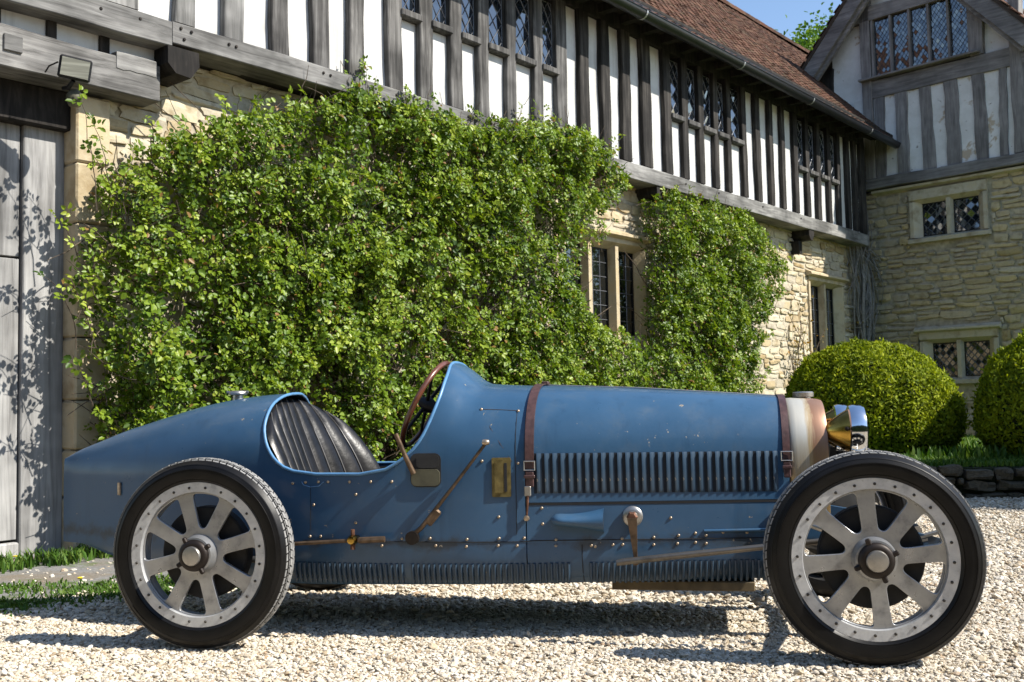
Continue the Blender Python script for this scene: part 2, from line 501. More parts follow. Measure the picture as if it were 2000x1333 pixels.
MAT['link_rod'] = alu_mat('link_rod', (.22, .195, .165), .36, .55)
MAT['black_gap'] = simple('black_gap', (.006, .006, .007), .8)
MAT['under'] = simple('under', (.022, .021, .020), .75, .1, var=.4, scale=18)
MAT['sump'] = simple('sump', (.115, .085, .045), .7, .2, var=.4, scale=20)
MAT['strap'] = simple('strap', (.062, .030, .028), .45, var=.35, scale=40, bump=.15)
MAT['leather'] = simple('leather', (.009, .0088, .0098), .34, var=.6, scale=14, bump=.25, Specular_IOR_Level=.3)
MAT['wood_wheel'] = simple('wood_wheel', (.115, .040, .022), .28, var=.35, scale=20, Coat_Weight=.4)
def rad_mat():
    t = NT('radiator_shell')
    tc = t.n('TexCoord').outputs['Object']
    x = t.n('SeparateXYZ', Vector=tc).outputs[0]
    st = t.noise(t.coord((60, 12, 3.0)), 1., 5, .65)
    f = t.math('ADD', t.math('MULTIPLY', t.math('SUBTRACT', x, 2.165), 6.2), t.math('MULTIPLY', t.math('SUBTRACT', st, .5), .35))
    c = t.ramp(f, [(.05, (.62, .57, .46)), (.42, (.70, .66, .56)), (.52, (.58, .44, .26)), (.60, (.33, .18, .11)), (.9, (.36, .21, .14))])
    z = t.n('SeparateXYZ', Vector=tc).outputs[2]
    low = t.math('ADD', t.math('MULTIPLY', t.math('SUBTRACT', .76, z), 5.), t.math('MULTIPLY', t.math('SUBTRACT', st, .5), 1.4))
    c = t.mix(t.ramp(low, [(.1, (0, 0, 0)), (.9, (.75, .75, .75))]), c, (.42, .27, .085))
    t.p(Base_Color=c, Metallic=.55, Roughness=.42)
    t.bump(st, .1, .004)
    return t.m
MAT['radiator'] = rad_mat()
# ================================================================== ground
rng = np.random.default_rng(7)
mb = MB()
mb.add([(-600, -600, 0), (600, -600, 0), (600, 600, 0), (-600, 600, 0)], [(0, 1, 2, 3)])
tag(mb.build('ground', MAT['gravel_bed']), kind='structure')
# worn tarmac apron in front of the plank door
ap = [(-6.0, 3.2), (-2.5, 4.62), (-2.05, 4.86), (-1.55, 5.05), (-1.0, 5.7), (-.75, 6.6), (-.6, 8.2), (-3.4, 9.0), (-7.5, 6.5)]
mb = MB(); mb.add([(x, y, .006) for x, y in ap], [tuple(range(len(ap)))])
tag(mb.build('tarmac_apron', MAT['tarmac']), kind='structure')
def in_poly(px, py, poly):
    inside = np.zeros(len(px), bool); n = len(poly)
    for i in range(n):
        x1, y1 = poly[i]; x2, y2 = poly[(i + 1) % n]
        c = ((y1 > py) != (y2 > py)) & (px < (x2 - x1) * (py - y1) / (y2 - y1 + 1e-12) + x1)
        inside ^= c
    return inside
# loose gravel: pebbles as instances on scattered points
def gravel():
    P = []
    for (y0, y1, dens) in ((2.7, 4.4, 10500), (4.4, 6.2, 4000), (6.2, 8.9, 1700)):
        x0, x1 = -1.5 - .62 * y1, .8 + .62 * y1
        n = int((x1 - x0) * (y1 - y0) * dens)
        P.append(np.stack([rng.uniform(x0, x1, n), rng.uniform(y0, y1, n)], 1))
    P = np.concatenate(P)
    wl = (P[:, 0] - W0.x) * WN.x + (P[:, 1] - W0.y) * WN.y
    keep = (wl < -.25) & (np.abs(P[:, 0]) < .56 * P[:, 1] + .5)
    jit = P + rng.normal(0, .05, P.shape) + .22 * np.stack([np.sin(P[:, 1] * 5.1) + .6 * np.sin(P[:, 0] * 11.), np.sin(P[:, 0] * 4.3 + 1) + .6 * np.sin(P[:, 1] * 9.7)], 1) * .6
    inap = in_poly(jit[:, 0], jit[:, 1], ap)
    keep &= ~inap | (rng.random(len(P)) < .035)
    P = P[keep]
    n = len(P)
    sz = np.clip(rng.lognormal(math.log(.0053), .34, n), .004, .017)
    big = P[:, 1] > 4.4
    sz[big] *= 1.4
    V = np.concatenate([P, (sz * rng.uniform(.05, .75, n))[:, None]], 1)
    me = bpy.data.meshes.new('gravel')
    me.vertices.add(n); me.vertices.foreach_set('co', V.astype(np.float32).ravel())
    a = me.attributes.new('rot', 'FLOAT_VECTOR', 'POINT')
    rot = np.stack([rng.normal(0, .35, n), rng.normal(0, .35, n), rng.uniform(0, 6.28, n)], 1)
    a.data.foreach_set('vector', rot.astype(np.float32).ravel())
    a = me.attributes.new('scl', 'FLOAT_VECTOR', 'POINT')
    scl = sz[:, None] * np.stack([rng.uniform(.85, 1.5, n), rng.uniform(.7, 1.15, n), rng.uniform(.40, .70, n)], 1)
    a.data.foreach_set('vector', scl.astype(np.float32).ravel())
    ob = link('gravel', me)
    ng = bpy.data.node_groups.new('gravel_nodes', 'GeometryNodeTree')
    ng.interface.new_socket('Geometry', in_out='INPUT', socket_type='NodeSocketGeometry')
    ng.interface.new_socket('Geometry', in_out='OUTPUT', socket_type='NodeSocketGeometry')
    N = ng.nodes; L = ng.links
    gi = N.new('NodeGroupInput'); go = N.new('NodeGroupOutput')
    ca = N.new('GeometryNodeGeometryToInstance')
    for k in range(5):
        ic = N.new('GeometryNodeMeshIcoSphere'); ic.inputs['Radius'].default_value = 1; ic.inputs['Subdivisions'].default_value = 2
        sp = N.new('GeometryNodeSetPosition')
        nz = N.new('ShaderNodeTexNoise'); nz.noise_dimensions = '4D'; nz.inputs['W'].default_value = k * 3.7; nz.inputs['Scale'].default_value = .9
        vm = N.new('ShaderNodeVectorMath'); vm.operation = 'SUBTRACT'; vm.inputs[1].default_value = (.5, .5, .5)
        v2 = N.new('ShaderNodeVectorMath'); v2.operation = 'SCALE'; v2.inputs['Scale'].default_value = 1.5
        sm = N.new('GeometryNodeSetMaterial'); sm.inputs['Material'].default_value = MAT['pebble']
        L.new(nz.outputs['Color'], vm.inputs[0]); L.new(vm.outputs[0], v2.inputs[0]); L.new(v2.outputs[0], sp.inputs['Offset'])
        L.new(ic.outputs['Mesh'], sp.inputs['Geometry']); L.new(sp.outputs[0], sm.inputs['Geometry']); L.new(sm.outputs[0], ca.inputs[0])
    ip = N.new('GeometryNodeInstanceOnPoints'); ip.inputs['Pick Instance'].default_value = True
    ar = N.new('GeometryNodeInputNamedAttribute'); ar.data_type = 'FLOAT_VECTOR'; ar.inputs['Name'].default_value = 'rot'
    as_ = N.new('GeometryNodeInputNamedAttribute'); as_.data_type = 'FLOAT_VECTOR'; as_.inputs['Name'].default_value = 'scl'
    L.new(gi.outputs[0], ip.inputs['Points']); L.new(ca.outputs[0], ip.inputs['Instance'])
    L.new(ar.outputs['Attribute'], ip.inputs['Rotation']); L.new(as_.outputs['Attribute'], ip.inputs['Scale'])
    L.new(ip.outputs[0], go.inputs[0])
    md = ob.modifiers.new('scatter', 'NODES'); md.node_group = ng
    me.materials.append(MAT['pebble'])
    tag(ob, 'cream and honey coloured pea gravel spread over the forecourt', 'gravel', kind='stuff')
gravel()
# raised lawn on the right
lawn_edge = [(1.5, 10.1), (2.6, 9.35), (3.9, 8.98), (5.2, 8.74), (7.5, 8.4), (12, 7.6)]
mb = MB()
top = [(x, y + .12, .268) for x, y in lawn_edge] + [(30, 7.5, .27), (30, 40, .27), (4.5, 24, .27), (1.2, 12.5, .27)]
mb.add(top, [tuple(range(len(top)))])
tag(mb.build('lawn', MAT['lawn']), kind='structure')

def stone_variants(mat, n=10, seed=3, name='stone'):
    r = random.Random(seed); out = []
    for k in range(n):
        g = [[None] * 4 for _ in range(4)]
        vs = []
        for i in range(4):
            for j in range(4):
                x = -.5 + i / 3; z = -.5 + j / 3
                edge = (i in (0, 3)) + (j in (0, 3))
                if edge:
                    x += r.uniform(-.09, .03) * (1 if x > 0 else -1) if i in (0, 3) else r.uniform(-.06, .06)
                    z += r.uniform(-.16, .05) * (1 if z > 0 else -1) if j in (0, 3) else r.uniform(-.08, .08)
                if edge == 2: x *= .93; z *= .88
                y = -1 + (.0 if edge == 0 else .22 if edge == 1 else .36) + r.uniform(-.28, .28)
                g[i][j] = len(vs); vs.append((x, y, z))
        fs = [(g[i][j], g[i + 1][j], g[i + 1][j + 1], g[i][j + 1]) for i in range(3) for j in range(3)]
        ring = [g[i][0] for i in range(4)] + [g[3][j] for j in (1, 2, 3)] + [g[i][3] for i in (2, 1, 0)] + [g[0][j] for j in (2, 1)]
        b0 = len(vs)
        for q in ring: vs.append((vs[q][0] * 1.02, .6, vs[q][2] * 1.02))
        m = len(ring)
        fs += [(ring[a], b0 + a, b0 + (a + 1) % m, ring[(a + 1) % m]) for a in range(m)]
        mb = MB(); mb.add(vs, fs)
        out.append(mb.mesh(name, mat, 35))
    return out
def rubble(x0, x1, z0, z1, holes, r, hr=(.07, .15), wr=(.13, .42), joint=.012):
    out = []; z = z0
    while z < z1 - .03:
        h = r.uniform(*hr)
        if z + h > z1 - .04: h = z1 - z
        x = x0 - r.uniform(0, .2)
        while x < x1:
            w = r.uniform(*wr) * (1.25 if r.random() < .15 else 1)
            a, b = max(x, x0), min(x + w, x1)
            x += w
            if b - a < .05: continue
            parts = [(a, b, z, z + h)]
            if h > .115 and r.random() < .35:
                m = z + h * r.uniform(.4, .6); parts = [(a, b, z, m), (a, b, m, z + h)]
            for (pa, pb, pz, pt) in parts:
                for (ha, hb, hz, ht) in holes:
                    if pz < ht and pt > hz and pa < hb and pb > ha:
                        if pa < ha: pb = ha
                        elif pb > hb: pa = hb
                        else: pb = pa
                if pb - pa > .04:
                    out.append(((pa + pb) / 2, (pz + pt) / 2 + r.uniform(-.014, .014), (pb - pa - joint) * r.uniform(.9, 1.04), (pt - pz - joint) * r.uniform(.8, 1.12)))
        z += h
    return out
def join_pieces(name, variants, items, mat, parent, r):
    """many small pieces in one mesh, each with its own tint; items: (variant index, matrix)"""
    V = []; F4 = []; F3 = []; T = []; n = 0
    cache = []
    for me in variants:
        co = np.empty(len(me.vertices) * 3, np.float32); me.vertices.foreach_get('co', co)
        cache.append((co.reshape(-1, 3), [tuple(p.vertices) for p in me.polygons]))
    FF = []
    for (k, mtx) in items:
        co, fs = cache[k]
        m = np.array(mtx)
        V.append(co @ m[:3, :3].T + m[:3, 3]); T.append(np.full(len(co), r.random()))
        FF += [tuple(i + n for i in f) for f in fs]
        n += len(co)
    me = bpy.data.meshes.new(name)
    V = np.concatenate(V)
    me.from_pydata(V.tolist(), [], FF)
    a = me.attributes.new('tint', 'FLOAT', 'POINT'); a.data.foreach_set('value', np.concatenate(T).astype(np.float32))
    me.materials.append(mat)
    o = link(name, me, parent); o['kind'] = 'stuff'
    return o

# low dry-stone retaining edge of the lawn
ret = empty('retaining_wall', (3.9, 8.98, 0), 0, 'low mossy rubble stone wall holding up the lawn behind the gravel', 'wall')
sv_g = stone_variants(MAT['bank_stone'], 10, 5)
r = random.Random(21)
for (x1, y1), (x2, y2) in zip(lawn_edge, lawn_edge[1:]):
    L_ = math.hypot(x2 - x1, y2 - y1); ang = math.atan2(y2 - y1, x2 - x1)
    if x1 > 7: continue
    for (cx, cz, w, h) in rubble(0, L_, -.02, .27, [], r, (.06, .12), (.12, .32), .008):
        k = r.randrange(10)
        p = Vector((x1 + math.cos(ang) * cx, y1 + math.sin(ang) * cx, cz)) - ret.location
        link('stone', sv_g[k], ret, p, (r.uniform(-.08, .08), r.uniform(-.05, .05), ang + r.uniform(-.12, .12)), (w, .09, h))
mb = MB()
for (x1, y1), (x2, y2) in zip(lawn_edge, lawn_edge[1:]):
    mb.add([(x1 - 3.9, y1 - 8.98 + .03, -.02), (x2 - 3.9, y2 - 8.98 + .03, -.02), (x2 - 3.9, y2 - 8.98 + .03, .255), (x1 - 3.9, y1 - 8.98 + .03, .255),
            (x2 - 3.9, y2 - 8.98 + .16, .255), (x1 - 3.9, y1 - 8.98 + .16, .255)], [(0, 1, 2, 3), (3, 2, 4, 5)])
mb.build('earth_core', MAT['bush_core'], ret)

# ================================================================== the long timber-framed range
house = empty('timber_framed_house', W0, math.pi / 2 - AL, 'long half-timbered house with honey stone ground floor and jettied white plaster storey', 'house')
rh = random.Random(4)
def bar(name, s0, s1, o0, o1, z0, z1, mat, parent=house, bev=.006, wob=0., lean=0.):
    """one squared timber, slightly uneven; s along the wall, o out of the wall (negative = towards the yard)"""
    vertical = (z1 - z0) > (s1 - s0)
    n = 6
    rows = []
    for i in range(n + 1):
        t = i / n
        j = [rh.uniform(-wob, wob) for _ in range(4)]
        if vertical:
            z = z0 + (z1 - z0) * t; dx = lean * (t - .5)
            b = bev
            pts = [(s0 + j[0] + b + dx, o0, z), (s1 + j[1] - b + dx, o0, z), (s1 + j[1] + dx, o0 + b, z), (s1 + j[1] + dx, o1, z), (s0 + j[0] + dx, o1, z), (s0 + j[0] + dx, o0 + b, z)]
        else:
            s = s0 + (s1 - s0) * t; b = bev
            pts = [(s, o0, z0 + j[0] + b), (s, o0 + b, z0 + j[0]), (s, o1, z0 + j[0]), (s, o1, z1 + j[1]), (s, o0 + b, z1 + j[1]), (s, o0, z1 + j[1] - b)]
        rows.append(pts)
    mb = MB(); mb.grid(rows, True)
    mb.add(rows[0], [tuple(range(6))]); mb.add(rows[-1], [tuple(range(6))])
    return mb.build(name, mat, parent, 30)
ZB, ZT_ = 3.495, 4.95            # upper storey between bressummer top and wall plate
# bressummers
bar('bressummer', -1.6, .652, -.29, -.02, 3.315, 3.492, MAT['oak_grey_x'], wob=.006)
bar('bressummer', .660, 5.9, -.285, -.02, 3.345, 3.498, MAT['oak_grey_x'], wob=.007)
bar('bressummer', 5.905, 13.2, -.285, -.02, 3.315, 3.490, MAT['oak_grey_x'], wob=.007)
# oak pegs and a few open shakes in the bressummer
for (s, z) in ((.72, 3.46), (.80, 3.455), (.745, 3.39), (1.10, 3.45), (1.16, 3.448), (1.95, 3.45), (2.02, 3.447), (2.72, 3.45), (3.6, 3.45), (7.4, 3.43), (8.2, 3.44), (9.4, 3.43), (10.6, 3.43), (.15, 3.43), (.42, 3.44)):
    mb = MB(); mb.lathe([(.011, .01), (.011, -.006), (.008, -.009), (0, -.009)], 8, 'y', (s, -.287, z)); mb.build('peg', MAT['oak_dark'], house)
# joist ends under the jetty
def joist(s0, s1, z0, z1, o0):
    mb = MB()
    a = [(s0, z1), (s1, z1), (s1 + .005, z0 + .09), (s1 - .06, z0), (s0 + .06, z0 + .01), (s0, z0 + .07)]
    mb.prism(a, o0, .05)
    mb.build('joist_end', MAT['oak_dark'], house)
joist(.615, .85, 3.13, 3.318, -.30)
for s in (6.78, 10.9): joist(s, s + .17, 3.16, 3.312, -.27)
mb = MB(); mb.prism([(10.86, 3.16), (10.98, 3.16), (10.98, 2.98), (10.9, 2.98)], -.12, .05); mb.build('bracket', MAT['oak_dark'], house)
# studs and panels
studs = [(.04, .42), (.705, .854), (1.077, 1.244), (1.485, 1.638), (1.865, 2.021), (2.24, 2.398), (2.657, 2.815), (3.027, 3.183), (3.408, 3.562),
         (3.783, 3.926), (4.184, 4.321), (4.592, 4.73), (4.96, 5.124), (5.352, 5.517), (5.743, 5.907), (6.138, 6.302), (6.538, 6.722), (7.002, 7.163),
         (7.413, 7.542), (7.797, 7.92), (8.177, 8.289), (8.514, 8.625), (8.93, 9.053), (9.318, 9.455), (9.72, 9.84), (10.10, 10.204), (10.50, 10.63),
         (10.90, 11.02), (11.28, 11.413), (11.68, 11.80), (12.05, 12.172), (12.42, 12.56), (12.72, 12.85), (13.0, 13.2)]
for i, (a, b) in enumerate(studs):
    bar('stud', a, b, -.268, -.12, ZB + .011, ZT_, MAT['oak_stud_pale'] if i < 3 else MAT['oak_stud'] if i < 13 else MAT['oak_black'], wob=.008, lean=rh.uniform(-.02, .02))
win = {(6, 12): 4.215, (17, 22): 4.235, (26, 30): 4.20}
def win_sill(i):
    for (a, b), z in win.items():
        if a <= i < b: return z
    return None
def lattice(parent, s0, s1, z0, z1, o, nx, nz, glassmat, rr, diamond=True, tilt=.02, lead_r=.004, lm='lead'):
    """leaded light: every pane its own piece, lead cames between"""
    dx = (s1 - s0) / nx; dz = (z1 - z0) / nz
    mb = MB()
    def seg(p, q):
        mb.tube([(p[0], o - .004, p[1]), (q[0], o - .004, q[1])], lead_r, 4, cap=False)
    polys = []
    if diamond:
        for i in range(-1, 2 * nx + 1):
            for j in range(-1, 2 * nz + 1):
                if (i + j) % 2: continue
                cx = s0 + dx * i / 2 + dx / 2 * 1; cz = z0 + dz * j / 2 + dz / 2 * 1
                p = [(cx - dx / 2, cz), (cx, cz - dz / 2), (cx + dx / 2, cz), (cx, cz + dz / 2)]
                def clip(pl, ax, val, sg):
                    out = []
                    for k in range(len(pl)):
                        u, v = pl[k], pl[(k + 1) % len(pl)]
                        du, dv = (u[ax] - val) * sg, (v[ax] - val) * sg
                        if du >= -1e-9: out.append(u)
                        if du * dv < -1e-14:
                            t = du / (du - dv); out.append((u[0] + (v[0] - u[0]) * t, u[1] + (v[1] - u[1]) * t))
                    return out
                for ax, val, sg in ((0, s0, 1), (0, s1, -1), (1, z0, 1), (1, z1, -1)):
                    if p: p = clip(p, ax, val, sg)
                if len(p) >= 3:
                    A = sum(p[k][0] * p[(k + 1) % len(p)][1] - p[(k + 1) % len(p)][0] * p[k][1] for k in range(len(p)))
                    if abs(A) > 1e-5: polys.append(p)
    else:
        for i in range(nx):
            for j in range(nz):
                polys.append([(s0 + dx * i, z0 + dz * j), (s0 + dx * (i + 1), z0 + dz * j), (s0 + dx * (i + 1), z0 + dz * (j + 1)), (s0 + dx * i, z0 + dz * (j + 1))])
    for p in polys:
        cx = sum(q[0] for q in p) / len(p); cz = sum(q[1] for q in p) / len(p)
        tx, tz = rr.gauss(0, tilt), rr.gauss(0, tilt)
        g = MB()
        fr = [((q[0] - cx) * .995, (q[0] - cx) * tx + (q[1] - cz) * tz, (q[1] - cz) * .995) for q in p]
        n = len(p)
        g.add(fr + [(q[0], q[1] + .004, q[2]) for q in fr], [tuple(range(n)), tuple(range(2 * n - 1, n - 1, -1))] + [(k, (k + 1) % n, n + (k + 1) % n, n + k) for k in range(n)])
        g.build('pane', glassmat, parent, loc=(cx, o, cz))
        for k in range(n): seg(p[k], p[(k + 1) % n])
    mb.build('lead_lattice', MAT[lm], parent)
for i in range(len(studs) - 1):
    a, b = studs[i][1], studs[i + 1][0]
    zs_ = win_sill(i)
    ptop = zs_ - .07 if zs_ else ZT_
    mb = MB()
    mb.box(((a + b) / 2, -.175, (ZB + .012 + ptop) / 2), (b - a + .05, .07, ptop - ZB - .012), bev=.004)
    mb.build('plaster_panel', MAT['plaster'] if i < 31 else MAT['plaster_worn'], house)
    if zs_:
        wl = empty('window', (0, 0, 0)); wl.parent = house
        sm = MB(); sm.box(((a + b) / 2, -.235, zs_ - .035), (b - a + .03, .115, .062), bev=.008); sm.build('sill', MAT['oak_stud'], wl)
        lattice(wl, a + .004, b - .004, zs_, ZT_ - .06, -.205, 2, 4 if i < 12 else 4, MAT['glass'], rh, True, .03 if i < 12 else .10)
        bk = MB(); bk.box(((a + b) / 2, -.13, (zs_ + ZT_) / 2), (b - a + .02, .01, ZT_ - zs_)); bk.build('dark_interior', MAT['room'], wl)
        if i >= 17:
            for q in range(1):
                pass
# the same framing carries on to the left over the door
ex = [(-2.35, -2.2), (-1.9, -1.74), (-1.45, -1.29), (-1.0, -.84), (-.56, -.40), (-.14, -.02)]
for (a, b) in ex: bar('stud', a, b, -.268, -.12, ZB + .011, ZT_, MAT['oak_stud_pale'], wob=.008, lean=rh.uniform(-.02, .02))
for (a, b) in zip([q[1] for q in ex], [q[0] for q in ex[1:]] + [.04]):
    mb = MB(); mb.box(((a + b) / 2, -.175, (ZB + .012 + ZT_) / 2), (b - a + .05, .07, ZT_ - ZB - .012), bev=.004); mb.build('plaster_panel', MAT['plaster'], house)
bar('bressummer', -2.4, -1.605, -.29, -.02, 3.315, 3.492, MAT['oak_grey_x'], wob=.006)
# wall plate, soffit, fascia
bar('wall_plate', -1.5, 13.2, -.262, -.06, ZT_ + .002, 5.10, MAT['oak_dark'])
mb = MB(); mb.box((6.0, -.42, 5.125), (15.4, .36, .03)); mb.build('soffit', MAT['oak_dark'], house)
s = 4.5
while s < 13.3:
    mb = MB(); mb.box((s, -.40, 5.055), (.09, .34, .09)); mb.build('rafter_end', MAT['oak_dark'], house); s += .42
mb = MB(); mb.box((6.0, -.585, 5.05), (15.4, .025, .16)); mb.build('fascia', MAT['iron'], house)
# gutter (half round, open at the top) and its joint clips
gut = empty('gutter', (0, 0, 0)); gut.parent = house
mb = MB()
prof = [(-.072 * math.cos(t), -.072 * math.sin(t)) for t in np.linspace(0, math.pi, 11)] 
prof2 = [(p[0] * .93, p[1] * .93) for p in prof][::-1]
ring = prof + prof2
mb.grid([[(sx, -.665 + p[0], 4.968 + p[1]) for p in ring] for sx in (-1.6, 2, 5, 8, 11, 13.55)], True)
mb.build('trough', MAT['gutter'], gut, 40)
mb = MB(); mb.tube([(-1.6, -.738, 4.970), (13.55, -.738, 4.970)], .008, 6); mb.build('lip', MAT['gutter'], gut, 40)
for s in (2.2, 5.93, 8.12, 10.15, 12.3):
    mb = MB()
    pr = [(p[0] * 1.09, p[1] * 1.09) for p in prof]
    mb.grid([[(s + d, -.665 + p[0], 4.968 + p[1]) for p in pr] for d in (-.012, .012)])
    mb.build('joint_clip', MAT['bracket'], gut)
# roof
EO, EZ, RO, RZ = -.68, 4.995, 2.60, 8.33
sl = math.hypot(RO - EO, RZ - EZ); ra = math.atan2(RZ - EZ, RO - EO)
roof = empty('roof', (0, 0, 0)); roof.parent = house
mb = MB()
mb.add([(-3, EO + .03, EZ - .03), (21, EO + .03, EZ - .03), (21, RO, RZ - .03), (-3, RO, RZ - .03), (21, RO + 3.2, EZ - .03), (-3, RO + 3.2, EZ - .03)], [(0, 1, 2, 3), (3, 2, 4, 5)])
mb.build('roof_deck', MAT['roof_felt'], roof)
def tile_variants(mat, n=6, seed=2):
    r = random.Random(seed); out = []
    for k in range(n):
        c = r.uniform(.004, .012)       # slight camber
        vs = []
        for j, y in enumerate((0, .165)):
            for i, x in enumerate((-.08, 0, .08)):
                vs.append((x + r.uniform(-.003, .003), y + (r.uniform(-.006, .006) if j == 0 else 0), (c if i == 1 else 0) + r.uniform(0, .004)))
        vs += [(p[0], p[1], p[2] - .013) for p in vs]
        fs = [(0, 1, 4, 3), (1, 2, 5, 4), (0, 6, 7, 1), (1, 7, 8, 2), (0, 3, 9, 6), (2, 8, 11, 5)]
        mb = MB(); mb.add(vs, fs); out.append(mb.mesh('tile', mat))
    return out
tv = tile_variants(MAT['tile'])
CAMI = cam.matrix_world.inverted()
def px(p):
    q = CAMI @ Vector(p)
    return (1000 + 2000 * q.x / -q.z, 666.5 - 2000 * q.y / -q.z, -q.z) if q.z < -.1 else (-1e4, -1e4, 1)
tiles = []
rt_ = random.Random(9)
ux = Vector((1, 0, 0)); uy = Vector((0, math.cos(ra), math.sin(ra))); uz = Vector((0, -math.sin(ra), math.cos(ra)))
course = 0; d = 0.
while d < sl - .02:
    s = 1.6 + (.0825 if course % 2 else 0)
    sag = .02 * math.sin(course * .7)
    while s < 19.5:
        o = EO + math.cos(ra) * d; z = EZ + math.sin(ra) * d + .012 * math.sin(s * 1.1 + d) 
        wp = wall_pt(s, o, z)
        X, Y, D = px(wp)
        if -420 < Y and 500 < X < 1800 and Y < 420:
            tl = rt_.uniform(.03, .13)
            m = Matrix.Translation((s, o, z)) @ Matrix((ux, uy, uz)).transposed().to_4x4() @ Matrix.Rotation(-tl, 4, 'X') @ Matrix.Rotation(rt_.gauss(0, .03), 4, 'Z') @ Matrix.Rotation(rt_.gauss(0, .03), 4, 'Y')
            tiles.append((D, rt_.randrange(6), m, 0 < X < 2000 and Y > 0))
        s += .166
    d += .102; course += 1
tiles.sort(key=lambda q: (not q[3], q[0]))
for (D, k, m, _) in tiles[:300]:
    o = link('tile', tv[k], roof); o.matrix_local = m
join_pieces('tile_field', tv, [(k, m) for (_, k, m, _) in tiles[300:]], MAT['tile_a'], roof, rt_)
s = 12.0
while s < 20:
    mb = MB()
    rg = random.Random(int(s * 10))
    mb.grid([[(s + e, RO + .13 * math.cos(t), RZ - .055 + .11 * math.sin(t) + rg.uniform(0, .012)) for t in np.linspace(-.2, math.pi + .2, 7)] for e in (0, .31)])
    mb.build('ridge_tile', MAT['tile'], roof); s += .3
# ground floor wall: rubble on a mortar core
WIN1 = (5.30, 6.92, 1.62, 2.66); WIN2 = (11.42, 12.74, 1.30, 2.66)
mb = MB()
def slab(a, b, z0, z1): mb.box(((a + b) / 2, .17, (z0 + z1) / 2), (b - a, .30, z1 - z0))
slab(.13, WIN1[0], 0, 3.34); slab(WIN1[0], WIN1[1], 0, WIN1[2]); slab(WIN1[0], WIN1[1], WIN1[3], 3.34)
slab(WIN1[1], WIN2[0], 0, 3.34); slab(WIN2[0], WIN2[1], 0, WIN2[2]); slab(WIN2[0], WIN2[1], WIN2[3], 3.34); slab(WIN2[1], 14.3, 0, 3.34)
core = mb.build('stone_wall', MAT['mortar'], house)
mb = MB(); mb.box((6.5, .2, 4.2), (15.2, .5, 1.7)); mb.build('upper_core', MAT['room'], house)
sv = stone_variants(MAT['stone'], 12, 8)
rs = random.Random(31)
left = rubble(.27, 2.6, 1.7, 3.34, [], rs, (.06, .15), (.12, .40), .008)
hol = [(WIN1[0] - .02, WIN1[1] + .02, WIN1[2] - .06, WIN1[3] + .12), (WIN2[0] - .02, WIN2[1] + .02, WIN2[2] - .06, WIN2[3] + .10)]
right = rubble(5.2, 13.74, .1, 3.34, hol, rs, (.06, .15), (.12, .44), .008)
def vis(s, z):
    if s < 3: return 0 if z > 2.3 else 2
    if s > 9.0 and z > .9: return 0
    if 5.4 < s < 7.0 and z > 2.6: return 0
    return 1
allst = sorted(left + right, key=lambda q: (vis(q[0], q[1]), q[0]))
items = []
for n_, (cx, cz, w, h) in enumerate(allst):
    k = rs.randrange(12); dep = rs.uniform(.010, .030)
    rot = (rs.uniform(-.06, .06), rs.uniform(-.09, .09), rs.uniform(-.05, .05))
    if n_ < 300:
        link('stone', sv[k], core, (cx, .02, cz), rot, (w, dep, h))
    else:
        from mathutils import Euler
        items.append((k, Matrix.Translation((cx, .02, cz)) @ Euler(rot).to_matrix().to_4x4() @ Matrix.Diagonal((w, dep, h, 1))))
join_pieces('stonework', sv, items, MAT['stone_a'], core, rs)
# ashlar jamb of the doorway
z = .0; k = 0
while z < 2.93:
    h = rs.uniform(.26, .40)
    if z + h > 2.80: h = 2.93 - z
    mb = MB(); mb.box((.20 + (.03 if k % 2 else 0), .07, z + h / 2), (.17 + (.06 if k % 2 else 0), .26, h - .008), bev=.012)
    mb.build('jamb_stone', MAT['ashlar'], house, 30); z += h; k += 1
